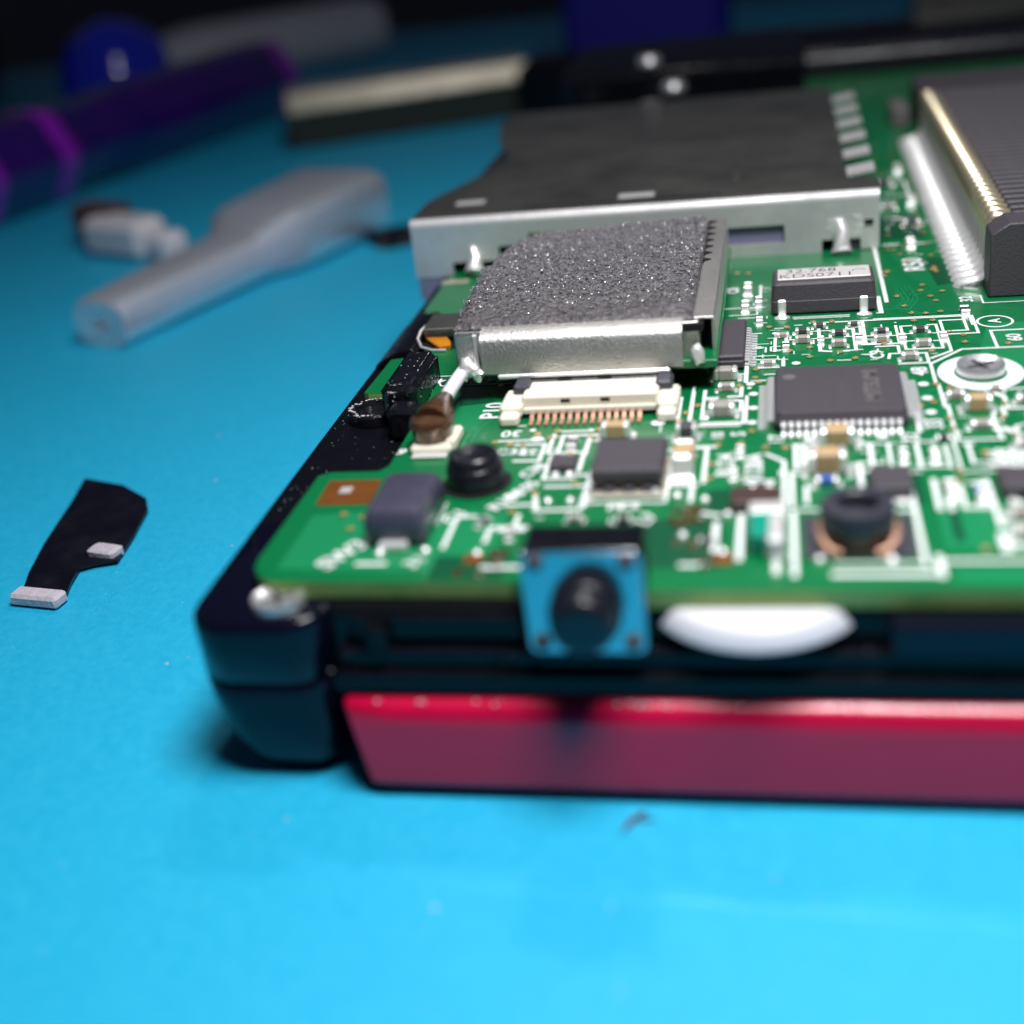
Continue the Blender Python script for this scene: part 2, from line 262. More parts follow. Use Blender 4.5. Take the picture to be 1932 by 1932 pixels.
# ---------------------------------------------------------------- board layout in millimetres
SILK=[(0.17,[(0.38,92.73),(4.36,92.73)]),(0.2,[(1.55,91.3),(4.31,91.3),(12.78,91.3),(12.78,87.67),(10.64,87.67),(10.64,84.38),(9.24,83.2)]),(0.2,[(10.54,88.35),(10.54,90.54),(12.15,90.54),
 (12.15,88.31),(10.81,88.31)]),(0.2,[(16.12,87.98),(13.6,87.98),(13.6,84.79)]),(0.2,[(15.58,84.62),(11.33,84.62),(9.08,82.14),(9.08,78.78),(9.21,78.47)]),(0.2,[(9.21,78.47),(9.21,74.95),
 (9.39,75.07),(9.39,70.0),(11.77,70.0),(11.77,73.61)]),(0.2,[(9.21,76.89),(9.91,76.89)]),(0.2,[(9.12,69.89),(9.12,65.81),(12.55,65.81)]),(0.2,[(7.38,69.89),(9.23,69.89)]),(0.3,[(7.06,69.66),
 (7.06,66.51)]),(0.25,[(8.61,69.3),(8.61,66.42)]),(0.2,[(6.87,66.52),(8.64,66.52)]),(0.25,[(5.51,69.76),(5.51,66.37)]),(0.2,[(3.73,69.76),(5.76,69.76)]),(0.28,[(4.44,69.71),(4.44,66.77)]),
 (0.2,[(4.99,90.98),(4.99,86.27),(7.45,86.27),(7.45,89.83)]),(0.2,[(8.47,89.69),(7.78,89.69),(7.78,85.01),(10.18,85.01),(10.18,89.74),(9.65,89.74)]),(0.16,[(5.21,87.98),(5.82,87.98)]),
 (0.16,[(6.85,87.84),(7.58,87.84)]),(0.16,[(7.91,88.07),(8.39,88.07)]),(0.16,[(9.83,87.99),(10.2,87.99)]),(0.16,[(7.97,86.59),(8.45,86.59)]),(0.16,[(9.74,86.45),(10.16,86.45)]),(0.2,[(5.87,85.79),
 (7.3,85.79),(7.3,84.54)]),(0.2,[(6.54,83.44),(6.66,84.29),(7.3,84.29)]),(0.2,[(7.15,82.36),(9.0,82.36),(9.0,84.17),(8.46,84.17)]),(0.3,[(7.44,73.98),(7.44,71.42)]),(0.25,[(9.85,69.46),
 (9.85,66.82)]),(0.25,[(9.65,69.35),(10.1,69.35)]),(0.2,[(12.84,77.35),(14.11,77.35)]),(0.25,[(12.77,76.18),(12.77,74.34),(13.63,74.34)]),(0.25,[(12.43,74.52),(12.43,73.42)]),(0.2,[(13.25,71.88),
 (12.77,71.66),(12.77,69.63)]),(0.2,[(9.83,66.93),(10.74,66.93)]),(0.5,[(12.12,71.32),(12.43,71.04)]),(0.4,[(12.37,76.66),(12.64,76.34)]),(0.3,[(3.72,66.64),(3.72,63.69)]),(0.32,[(4.04,66.15),
 (6.27,66.15),(6.27,61.25),(6.27,55.59)]),(0.3,[(5.22,61.3),(6.09,61.3)]),(0.35,[(7.52,64.83),(7.52,61.41)]),(0.35,[(8.12,64.8),(8.12,61.39)]),(0.3,[(8.79,64.1),(8.79,61.56),(10.27,61.56)]),
 (0.3,[(10.24,64.69),(10.24,59.53)]),(0.25,[(9.33,64.4),(10.14,64.58)]),(0.3,[(10.3,59.63),(11.59,59.63)]),(0.6,[(10.18,58.49),(10.18,57.11)]),(0.5,[(10.79,58.94),(11.48,58.94)]),(0.5,[(10.57,57.46),
 (11.25,57.46)]),(0.22,[(2.04,55.79),(6.01,55.79)]),(0.45,[(2.0,54.78),(6.48,54.78)]),(0.45,[(6.92,56.37),(6.92,54.63)]),(0.3,[(6.88,55.97),(10.98,55.97)]),(0.3,[(0.27,69.9),(0.27,66.94)]),
 (0.3,[(0.04,66.24),(0.04,62.0)]),(0.35,[(0.09,61.37),(0.09,54.7)]),(0.25,[(0.27,69.9),(1.62,69.9)]),(0.3,[(0.94,69.35),(0.94,67.14)]),(0.25,[(3.8,66.49),(3.8,64.44)]),(0.25,[(0.37,61.57),
 (1.31,61.57)]),(0.3,[(0.8,64.36),(0.8,62.39)]),(0.25,[(0.03,66.0),(0.93,66.0)]),(0.3,[(-1.11,65.14),(-1.11,62.46)]),(0.25,[(-1.76,65.17),(-0.96,65.17)]),(0.3,[(-0.47,62.02),(-0.47,60.97)]),
 (0.2,[(-5.26,84.26),(-2.83,84.26)]),(0.28,[(-2.83,83.97),(-2.83,80.18)]),(0.16,[(-3.32,81.64),(-2.78,81.64)]),(0.25,[(-5.43,78.87),(-5.43,77.62),(-4.61,77.62)]),(0.25,[(-3.08,79.27),
 (-3.08,77.71),(-3.85,77.71)]),(0.2,[(-5.44,75.68),(-5.44,77.32),(-4.65,77.32)]),(0.28,[(-3.78,77.17),(-3.02,76.95),(-3.02,75.47),(-3.38,75.47)]),(0.32,[(-2.77,75.73),(-2.77,73.45),(-5.36,73.45)]),
 (0.25,[(-6.17,78.67),(-6.17,73.05)]),(0.2,[(-2.7,77.67),(-2.7,75.87),(-2.37,75.7)]),(0.16,[(-2.46,80.32),(-1.57,80.32)]),(0.16,[(-2.34,84.17),(-0.69,84.17)]),(0.25,[(-0.39,84.11),(-0.39,82.89)]),
 (0.16,[(-1.58,81.37),(-0.99,81.37)]),(0.16,[(-2.08,82.59),(-0.69,82.59)]),(0.25,[(2.12,89.84),(2.12,85.39),(2.79,85.21)]),(0.25,[(4.02,89.66),(4.51,89.66),(4.51,85.26),(3.76,85.26)]),
 (0.22,[(-0.18,89.58),(-0.18,86.21)]),(0.22,[(-0.95,88.35),(-0.95,85.76)]),(0.25,[(5.23,91.15),(5.23,86.43),(5.82,86.43)]),(0.14,[(-0.06,87.95),(0.44,87.95)]),(0.14,[(1.64,87.96),(2.07,87.96)]),
 (0.14,[(2.2,87.96),(2.95,87.96)]),(0.14,[(3.88,88.07),(4.38,88.07)]),(0.14,[(1.86,89.49),(2.93,89.49)]),(0.14,[(-0.95,89.02),(-0.5,89.02)]),(0.14,[(-0.95,90.47),(0.02,90.47)]),(0.14,[(0.47,90.96),
 (0.93,90.96)]),(0.14,[(1.97,91.23),(2.61,91.23)]),(0.14,[(3.38,91.22),(6.11,91.22)]),(0.14,[(0.42,92.37),(4.34,92.37)]),(0.14,[(-3.64,93.09),(-2.5,93.09)]),(0.14,[(-4.34,93.82),(-2.37,93.82)]),
 (0.28,[(0.21,69.88),(1.55,69.88)]),(0.28,[(0.31,69.87),(0.31,66.67)]),(0.32,[(0.7,69.59),(0.7,66.88)]),(0.25,[(3.66,69.77),(4.63,69.77)]),(0.3,[(4.51,69.58),(4.51,67.13)]),(0.3,[(-1.35,68.72),
 (-0.38,67.67),(-0.38,60.74)]),(0.3,[(3.78,67.18),(3.78,64.52)]),(0.25,[(3.27,66.97),(3.92,67.17)]),(0.25,[(4.12,67.16),(4.91,67.16)]),(0.22,[(-4.92,107.39),(-4.92,104.28)]),(0.16,[(-4.85,95.44),
 (-1.76,95.44)]),(0.2,[(-2.11,100.85),(-2.11,95.38)]),(0.2,[(6.71,96.14),(6.71,92.77),(6.42,92.77)]),(0.2,[(-5.24,84.21),(-2.88,84.21)]),(0.14,[(13.91,95.56),(13.91,93.87),(16.73,93.87)]),
 (0.22,[(-17.94,71.7),(-15.1,71.7)]),(0.25,[(-16.75,71.07),(-14.91,71.07),(-14.91,68.67),(-16.44,68.67)]),(0.3,[(-14.55,69.7),(-14.55,72.48)]),(0.22,[(-14.07,72.93),(-12.15,72.93)]),(0.3,[(-13.92,69.81),
 (-13.92,72.27),(-11.81,72.27)]),(0.3,[(-12.2,71.84),(-12.2,69.41)]),(0.3,[(-14.48,69.69),(-12.26,69.69),(-12.26,67.08)]),(0.3,[(-14.22,69.23),(-14.22,66.07),(-12.46,66.07)]),(0.3,[(-13.93,65.11),
 (-11.69,65.11)]),(0.45,[(-11.42,66.34),(-11.42,62.51)]),(0.25,[(-11.44,62.89),(-6.84,62.89)]),(0.25,[(-6.83,69.49),(-6.83,63.2)]),(0.3,[(-7.52,69.69),(-6.72,69.69)]),(0.3,[(-6.85,64.89),
 (-5.23,64.89)]),(0.3,[(-5.44,64.82),(-5.44,62.89)]),(0.3,[(-12.31,66.53),(-11.46,66.53)]),(0.35,[(-15.61,59.84),(-14.35,59.84)]),(0.35,[(-14.81,55.75),(-13.84,55.75)]),(0.3,[(-15.84,62.82),
 (-14.17,62.82)]),(0.3,[(-14.1,62.11),(-11.57,62.11)]),(0.25,[(-5.49,69.85),(-4.94,69.85)]),(0.3,[(-14.34,63.93),(-13.98,62.11)]),(0.3,[(-14.87,60.54),(-14.87,61.51)]),(0.4,[(-3.91,60.18),
 (-3.91,57.26)]),(0.4,[(-2.64,61.08),(-2.64,56.38)]),(0.35,[(-4.63,61.39),(-3.84,61.12)]),(0.4,[(-0.79,56.24),(-0.79,55.01)]),(0.35,[(-5.48,55.8),(-4.29,55.8)]),(0.35,[(-5.38,69.99),(-4.4,69.99)]),
 (0.3,[(-4.87,69.81),(-4.87,65.19)]),(0.3,[(-16.2,58.47),(-16.2,60.11),(-14.19,60.11)]),(0.35,[(-22.71,56.22),(-21.24,56.22)]),(0.35,[(-15.73,55.73),(-13.83,55.73)]),(0.3,[(-19.47,60.65),
 (-19.47,63.09)]),(0.3,[(-18.39,57.92),(-18.39,61.48),(-17.34,61.48)]),(0.14,[(-19.4,83.57),(-24.99,83.57),(-24.18,81.65),(-19.18,81.65)]),(0.14,[(-18.36,74.04),(-16.71,74.04)]),(0.22,[(-6.92,77.85),
 (-6.92,73.99)]),(0.2,[(-6.2,79.66),(-6.2,73.08)]),(0.2,[(-5.43,78.63),(-5.43,74.15)]),(0.2,[(-6.27,73.09),(-3.05,73.09)]),(0.16,[(6.08,91.49),(12.59,91.49),(12.59,89.33)]),(0.3,[(7.22,109.98),
 (7.22,95.24)]),(0.35,[(6.67,96.46),(6.67,92.84)]),(0.3,[(8.08,110.18),(9.14,110.18)]),(0.3,[(9.98,110.15),(11.25,110.15)]),(0.4,[(9.35,118.69),(10.52,117.94)]),(0.25,[(11.48,132.45),
 (11.48,126.6)]),(0.25,[(9.26,127.31),(11.83,126.57)])]
DOTS=[(8.3,78.64,0.34),(8.32,76.32,0.34),(8.32,74.11,0.34),(5.27,70.74,0.34),(-2.3,78.02,0.3),(-2.26,75.69,0.3),(-2.3,73.4,0.3),(1.05,70.59,0.3),(-2.58,79.06,0.16),(0.46,83.23,0.3),(-2.51,79.76,0.3),
 (-16.07,73.25,0.22),(7.48,90.46,0.1),(-15.56,71.85,0.4),(-12.29,73.0,0.2),(5.72,62.42,0.45),(-0.93,89.35,0.25),(-8.13,73.8,0.45)]
TXT=[('48', 8.31, 80.84, 1.05, 90, 1), ('33', 8.35, 72.34, 1.05, 90, 1), ('32', 6.87, 70.43, 1.0, 90, 1), ('C9', 5.86, 84.21, 0.95, 90, 1), ('60', 14.94, 86.37, 1.0, 90, 1), ('A', 14.15, 89.85, 0.85, 90, 1.1),
  ('32', 12.87, 94.86, 0.95, 90, 1), ('P10', -19.36, 76.74, 1.35, 90, 1), ('30', -17.39, 72.83, 1.0, 180, 1), ('C43 D', -21.31, 82.49, 0.95, 180, 1.15), ('4', -24.35, 82.64, 0.9, 180, 1),
  ('9', -24.12, 70.44, 0.9, -20, 1), ('1', -20.89, 72.44, 0.9, -20, 1), ('10', -4.29, 71.51, 0.8, 90, 1), ('S', -3.05, 71.68, 0.9, 90, 1), ('17', -0.79, 70.72, 0.9, 90, 1), ('R124', -3.66, 67.38, 1.05, 90, 1),
  ('R128A', -2.05, 66.8, 1.05, 90, 1), ('C32', -16.88, 70.0, 0.85, 0, 1), ('25', -15.76, 69.93, 0.85, 180, 1), ('C38', -15.03, 67.24, 0.85, 60, 1), ('R105', -15.2, 64.63, 0.9, 60, 1),
  ('R104', -15.93, 63.34, 0.9, 60, 1), ('SW3', -23.84, 57.23, 1.2, 60, 1), ('C1', -18.5, 61.48, 1.0, 60, 1), ('31', -19.52, 56.36, 0.9, 60, 1), ('R46', 11.23, 67.43, 1.05, 90, 1), ('W41', 11.87, 67.28, 1.05, 90, 1),
  ('R40', 12.44, 67.36, 1.05, 90, 1), ('R50', 9.98, 104.17, 1.6, 90, 1), ('P1', -9.44, 62.18, 0.8, 0, 1), ('C5', -8.81, 62.28, 0.8, 0, 1), ('L7', -7.65, 60.78, 0.9, 60, 1), ('C8', -4.23, 99.82, 0.9, 90, 1)]
VIAS=[(-6.56,100.47),(8.04,96.26),(8.37,93.95),(8.74,92.26),(9.73,92.1),(10.76,92.34),(9.84,97.35),(10.09,98.65),(10.42,95.94),(10.7,94.83),(11.38,96.99),(7.67,102.37),(11.42,102.61),
 (-4.07,104.39),(-3.18,104.22),(10.62,67.98),(-1.38,90.73),(1.78,91.36),(3.1,91.36),(0.08,85.6),(1.44,86.1),(1.4,84.24),(2.73,83.39),(4.37,83.62),(3.42,84.95),(-2.19,82.27),(-2.23,80.78),
 (-3.2,79.44),(-2.3,72.03),(-4.24,70.18),(-2.9,70.22),(-1.44,69.61),(-0.29,69.46),(-4.52,67.49),(-4.53,65.63),(8.77,90.62),(10.06,90.52),(10.86,88.03),(11.73,87.26),(11.67,85.83),(6.43,86.17),
 (9.39,84.38),(9.81,77.73),(9.05,78.49),(8.62,75.57),(9.24,73.01),(9.25,71.54),(12.0,76.48),(12.66,75.05),(12.24,73.03),(12.56,70.14),(10.6,68.07),(8.97,65.83),(8.92,64.6),(14.34,85.21),
 (-15.65,72.57),(-14.71,71.94),(-17.21,71.02),(-16.3,70.81),(-14.41,72.96),(-11.73,72.99),(-12.18,71.92),(-13.16,69.46),(-14.39,64.19),(-15.33,61.91),(-12.19,65.29),(-25.27,61.95),(-24.0,61.57),
 (-24.33,60.15),(-17.17,71.07),(-18.19,71.47),(-15.68,72.48),(10.17,124.31),(11.59,116.8),(11.53,113.21),(11.47,109.81),(11.5,106.39),(11.38,103.18),(11.45,101.96),(7.82,102.66),(7.49,101.52),
 (9.22,57.04),(-5.8,76.34),(-6.43,75.21),(-6.8,73.95)]
# ---------------------------------------------------------------- setting
o = obj('table', G().box(-1600, 900, -300, 2400, -22, -2.2), 'table'); o['kind'] = 'structure'
g = G(); g.rings([[(x, y, z) for x, y in rrect(-330, 260, -120, 430, 12)] for z in (-2.1, -0.3, 0.0)])
wmat = obj('work_mat', g, 'mat', bevel=0); wmat['kind'] = 'structure'
cr_ = [(-26.0, 46.6), (-22.5, 45.3), (-17, 44.6), (-8, 44.3), (0, 44.1), (8, 43.7), (16, 43.4), (26, 43.4)]
g = G(); rs = []
for i_, (x, y) in enumerate(cr_):
    hw = (.05, .16, .2, .22, .26, .3, .34, .36)[i_]; rs.append([(x, y - hw, -.01), (x, y - hw * .4, .025), (x, y + hw * .4, .025), (x, y + hw, -.01)])
g.rings(rs, False, False, False); obj('crease', g, 'crease', wmat)
g = G(); rq = random.Random(11)
for k in range(420):
    x, y = rq.uniform(-90, 40), rq.uniform(20, 150)
    if -33 < x < 44 and y > 50: continue
    g.blob((x, y, .01), rq.choice((.03, .04, .05, .09)), k, .8, 6, (rq.uniform(.8, 2.2), 1, .5))
obj('dust_and_glints', g, 'speck', wmat, kind='stuff')

# ---------------------------------------------------------------- console: black lower half lying on its red lid
con = thing('handheld_console', 'opened black handheld console lying on its red lid, circuit board exposed', 'game console', (6, 126, 0))
XR, YF = 43.0, 203.0
g = B(); deck = [(-31.25, 57), (-31.25, YF), (XR, YF), (XR, 53.4), (-23.8, 53.4), (-23.8, 58)]
g.prism(deck, -5.3, -1.12); obj('lower_shell', g, 'black', con, bevel=0.25)
# stepped front wall below the board
g = B()
g.box(-23.6, XR, 52.05, 53.35, -5.35, -4.15, 0.12); g.box(-23.2, XR, 52.55, 53.36, -4.1, -3.0, 0.12)
obj('front_ledge', g, 'black', con)
g = B(); g.box(-22.4, -13.4, 52.95, 53.38, -2.6, -1.3, 0.1); obj('front_rib', g, 'black', con)
g = B(); g.box(4.4, XR, 51.95, 53.34, -2.95, -1.15, 0.18); obj('shoulder_block', g, 'black_wall', con)
g = B(); g.box(-21.6, -20.4, 52.2, 53.0, -3.0, -1.5, 0.2); obj('latch', g, 'black', con)
# rounded barrel at the corner
g = B(); rings = []
for z, ix, iy, r in ((-11.19, 3.9, 1.9, .8), (-11.05, 3.2, 1.3, 1.0), (-10.6, 2.3, .8, 1.4), (-9.8, 1.4, .45, 1.7), (-8.7, .72, .25, 2.0), (-7.5, .32, .12, 2.2), (-6.2, .1, .04, 2.3), (-4.95, .02, .02, 2.35), (-4.8, .14, .14, 2.35), (-4.65, 0, 0, 2.35), (-1.7, 0, 0, 2.35), (-1.3, .06, .06, 2.35), (-1.05, .28, .28, 2.3)):
    rings.append([(x, y, z) for x, y in rrect(-31.55 + ix, -23.7 - ix * (.32 if z > -10 else .5), 51.8 + iy, 64 - iy, r)])
g.rings(rings); obj('corner_barrel', g, 'black_wall', con, smooth=60)
# thin raised rim along the left edge
g = B(); g.box(-31.38, -31.05, 61.5, YF, -4.6, -1.02, 0.12); obj('side_rim', g, 'black', con)
# red lid below
g = B(); prof = []
x0 = -23.3
for y, z in ((52.6, -11.18), (51.9, -11.08), (51.2, -10.8), (50.86, -10.35), (50.88, -10.15), (51.22, -6.9), (51.25, -6.7), (51.35, -6.3), (51.56, -5.92), (51.9, -5.66), (52.4, -5.52)): prof.append((y, z))
def xl(z): t = (z + 11.2) / 5.7; return x0 + 0.7 * (1 - t) + 1.5 * (max(0, 0.32 - t) / 0.32) ** 2
rings = [[(XR, y, z) for y, z in prof] + [(XR, 202, -5.52), (XR, 202, -11.18)]]
rings.append([(-20.5, y, z) for y, z in prof] + [(-20.5, 202, -5.52), (-20.5, 202, -11.18)])
rings.append([(xl(z) + 0.4, y, z) for y, z in prof] + [(xl(-5.52) + .4, 202, -5.52), (xl(-11.18) + .4, 202, -11.18)])
rings.append([(xl(z), y + 0.5, z) for y, z in prof] + [(xl(-5.52), 202, -5.52), (xl(-11.18), 202, -11.18)])
g.rings(rings); obj('lid', g, 'red', con, smooth=50)
# screws
def screw(name, c, r, parent, h=0.5):
    g = B(); g.lathe([(r, c[2]), (r, c[2] + h * 0.8), (r * 0.95, c[2] + h), (r * 0.88, c[2] + h), (r * 0.78, c[2] + h * .75), (r * .3, c[2] + h * .62), (0.02, c[2] + h * 0.6)], (c[0], c[1], 0), 32)
    s_ = obj(name, g, 'steel', parent, smooth=50)
    for a in (25, 115):
        q = B(); q.x = Matrix.Translation((c[0], c[1], H)) @ Matrix.Rotation(math.radians(a), 4, 'Z')
        q.box(-r * 0.62, r * 0.62, -r * 0.11, r * 0.11, c[2] + h * 0.5, c[2] + h * .72)
        obj('slot', q, 'chip', s_)
    return s_
screw('screw', (-26.6, 53.95, -1.04), 1.42, con, 0.55)
# far end of the console
g = B(); g.rings([[(x, y, z) for y, z in ((176, -1.1), (176, 5.6), (176.6, 6.4), (178, 6.7), (200, 7.2), (202, 6), (202, -1.1))] for x in (-29.5, 2.5)])
obj('hinge_housing', g, 'black', con, bevel=0.3)
g = B(); g.rings([[(x, y, z) for y, z in [(199, -1.1)] + [(201.4 - 2.6 * math.cos(a), 1.6 + 2.6 * math.sin(a)) for a in [i_ * math.pi / 16 for i_ in range(9)]] + [(203.5, 4.2), (203.5, -1.1)]] for x in (3.2, XR)])
obj('far_wall', g, 'rubber', con, smooth=40)
# black posts and bosses left of the board
g = B(); g.box(-27.0, -24.6, 76.6, 83.6, -1.05, 2.1, 0.45); obj('clip_post', g, 'scuffed', con, bevel=0.12)
g = B(); g.box(-26.2, -24.2, 74.6, 76.5, -1.05, 1.2, 0.3); obj('clip_foot', g, 'scuffed', con)
g = B(); g.lathe([(1.8, -1.06), (1.76, -0.4), (1.6, -.28), (1.35, -.3), (1.2, -0.6), (0.02, -0.65)], (-28.5, 78.9, 0), 32); bs = obj('screw_boss', g, 'scuffed', con, smooth=40)
g = B()
for i in range(46):                       # white scuffed plastic round the boss
    a = i / 46 * 2 * math.pi + random.uniform(-.06, .06); r = 1.55 + random.uniform(-.2, .2)
    if 0.3 < a < 0.9 or 5.0 < a < 5.9: continue
    g.blob((-28.5 + r * math.cos(a), 78.9 + r * math.sin(a), -.28), random.uniform(.04, .13), i, .8, 6, (1.4, 1.0, .5))
obj('scuff', g, 'speck', bs, kind='stuff')
g = B()
for i in range(60):
    x, y = random.choice(((-27.0, random.uniform(77.2, 83)), (-24.62, random.uniform(77.2, 83)), (random.uniform(-26.6, -25), 76.62), (random.uniform(-26.6, -25), random.uniform(77.4, 83))))
    g.blob((x, y, 2.08 if -26.9 < x < -24.7 and y > 76.7 else random.uniform(-.5, 1.6)), random.uniform(.02, .06), i, .9, 6, (1.0, 2.0, .6))
obj('scuff', g, 'speck', con, kind='stuff')
g = B()                                   # dust on the black deck and front ledges
for i in range(150):
    q = random.random()
    if q < .55: p = (random.uniform(-31, -24.6), random.uniform(53, 80), -1.1)
    elif q < .75: p = (random.uniform(-22, 12), 52.55 + random.uniform(0, .2), random.choice((-2.98, -4.12)))
    else: p = (random.uniform(-30.8, -29.8), random.uniform(60, 100), -1.1)
    g.blob(p, random.uniform(.012, .04), i, .8, 6, (1, 1, .8))
obj('dust_and_glints', g, 'speck', con, kind='stuff')
g = B()
for i in range(22):
    g.blob((random.choice((-22.6, -21, -20.5, -15, -13, 1, 4, 7, 9)) + random.uniform(-1.2, 1.2), random.uniform(52.0, 52.5), random.choice((-2.95, -4.1, -4.12))), random.uniform(.07, .17), i, .5, 8, (1.6, 1, .6))
obj('edge_glint', g, 'black', con, kind='stuff')
g = B()
for i in range(34): g.blob((random.uniform(-22.5, 13), 51.75 + random.uniform(-.2, .3), -5.66), random.uniform(.03, .10), i, .5, 8, (1.2, 1, .7))
obj('dust_and_glints', g, 'speck', con, kind='stuff')  # pale specks painted in as glints along the lid's top edge
g = B(); g.rings([[(x, y, z) for x, z in ((-31.3, -1.1), (-31.25, -.85), (-30.6, -.4), (-29.2, .25), (-28.2, .45), (-27.75, .1), (-27.75, -1.1))] for y in (88.6, 97.6)]); obj('shell_bridge', g, 'black', con, bevel=.2)
# white wheel showing under the board's front edge
g = B(); n = 64
prof = [(0.02, -2.35), (5.1, -2.35), (5.5, -2.25), (5.62, -2.15), (5.6, -2.0), (5.3, -1.5), (5.15, -1.3), (5.0, -1.2), (4.8, -1.14), (0.02, -1.14)]
g.lathe(prof, (-1.85, 56.65, .12), n, True, True); obj('thumb_wheel', g, 'white', con, smooth=35)

# ---------------------------------------------------------------- circuit board
pcb = thing('circuit_board', 'green circuit board packed with chips and white silkscreen lines inside the console', 'circuit board', (6, 126, H))
out = [(-28.75, 57.2), (-28.55, 56.0), (-28.0, 55.1), (-27.0, 54.55), (-14.0, 54.4), (-13.4, 53.9), (-13.2, 53.4), (XR - 1, 53.4), (XR - 1, 198), (-29.9, 198), (-29.9, 99.5), (-27.7, 93.4), (-27.3, 88.3), (-29.6, 87.7), (-29.8, 81.2), (-29.4, 80.9), (-24.6, 80.4), (-24.45, 68.6), (-24.9, 67.9), (-28.0, 67.9), (-28.7, 67.4)]
g = B(); g.cur = 1; n = len(out)
vs = [(x, y, -1.0) for x, y in out] + [(x, y, -0.06) for x, y in out]
g.add(vs, [tuple(range(n))[::-1]] + [(i, (i + 1) % n, n + (i + 1) % n, n + i) for i in range(n)])
g.cur = 0
def inset(pts, d):
    r = []
    for i, p in enumerate(pts):
        a = Vector(pts[i - 1]); b = Vector(p); c = Vector(pts[(i + 1) % len(pts)])
        da = (b - a).normalized(); db = (c - b).normalized(); nn = Vector((-da.y - db.y, da.x + db.x)).normalized(); r.append(tuple(b + nn * d))
    return r
inn = inset(out, 0.07)
g.add([(x, y, -0.06) for x, y in out] + [(x, y, 0) for x, y in inn], [(i, (i + 1) % n, n + (i + 1) % n, n + i) for i in range(n)] + [tuple(n + i for i in range(n))])
obj('substrate', g, ['pcb', 'pcb_edge'], pcb, smooth=20)
# copper under the mask: pours and routed bundles, a little lighter; bare strips a little darker
rz = lambda i, z0: z0 + 0.0007 * (i % 17)
g = B(); i = 0
def pour(pts):
    global i
    i += 1; g.add([(x, y, rz(i, .006)) for x, y in pts], [tuple(range(len(pts)))])
pour([(-27.2, 55.8), (-15.5, 55.5), (-15.5, 62), (-25, 62.3), (-27.2, 62)]); pour([(7.4, 57.2), (10.6, 57.2), (10.6, 61.8), (7.4, 61.8)])
pour([(-23.9, 73.5), (-19.9, 73.5), (-19.9, 80.6), (-23.6, 80.6)]); pour([(11.4, 79.4), (18, 79.4), (18, 89.6), (13.6, 89.6)]); pour([(7.5, 54), (30, 54), (30, 55.2), (7.5, 55.2)])
def bundle(pts, count, pitch, wd):
    global i
    for k in range(count):
        o_ = (k - (count - 1) / 2) * pitch; q = []
        for a in range(len(pts)):
            p = Vector(pts[a]); d = (Vector(pts[min(a + 1, len(pts) - 1)]) - Vector(pts[max(a - 1, 0)])).normalized()
            q.append(tuple(p + Vector((-d.y, d.x)) * o_))
        i += 1; g.ribbon(q, wd, rz(i, .012))
bundle([(7.6, 95.4), (9.2, 94.0), (12.5, 93.4), (20, 93.2)], 7, .32, .15); bundle([(7.3, 101), (8.6, 98.8), (9.0, 95.6), (8.2, 93.4)], 4, .34, .15)
bundle([(9.4, 108), (10.2, 102), (11.8, 98.2)], 6, .35, .16); bundle([(11.2, 86.6), (12.9, 86.4), (13.3, 85.2), (13.3, 82)], 5, .3, .14)
bundle([(-22.8, 74), (-22.2, 78.5), (-20.6, 80.5)], 3, .5, .25); bundle([(-20.4, 69), (-20.2, 74), (-19, 77)], 3, .45, .2)
bundle([(-1.2, 85.2), (.6, 84.6), (2.5, 84.9), (5, 84.5)], 5, .24, .12); bundle([(-2.1, 82.8), (-1.9, 86), (-1.7, 90)], 4, .22, .11)
bundle([(10.6, 120), (10.2, 128), (11.6, 140)], 5, .4, .18); bundle([(9, 142), (11, 150), (12, 160)], 4, .5, .2); bundle([(-14, 71), (-15.4, 68), (-15.4, 62)], 3, .4, .18)
bundle([(-5, 71.5), (-4.2, 68.5), (-4.2, 64)], 3, .4, .18); bundle([(8.9, 66.2), (8.9, 62.5)], 2, .5, .2); bundle([(9.2, 71), (9.2, 77)], 3, .26, .12)
for k in range(70):                       # short stubs leaving pads and vias
    vx, vy = random.choice(VIAS); a = random.choice((0, 45, 90, 135, 180, 225, 270, 315)); l = random.uniform(.5, 2.2); l2 = random.uniform(.4, 1.6); a2 = a + random.choice((-45, 45))
    p1 = (vx + l * math.cos(math.radians(a)), vy + l * math.sin(math.radians(a))); p2 = (p1[0] + l2 * math.cos(math.radians(a2)), p1[1] + l2 * math.sin(math.radians(a2)))
    i += 1; g.ribbon([(vx, vy), p1, p2], random.choice((.13, .16, .22)), rz(i, .012))
obj('copper_trace', g, 'trace', pcb, kind='stuff')
g = B(); i = 0
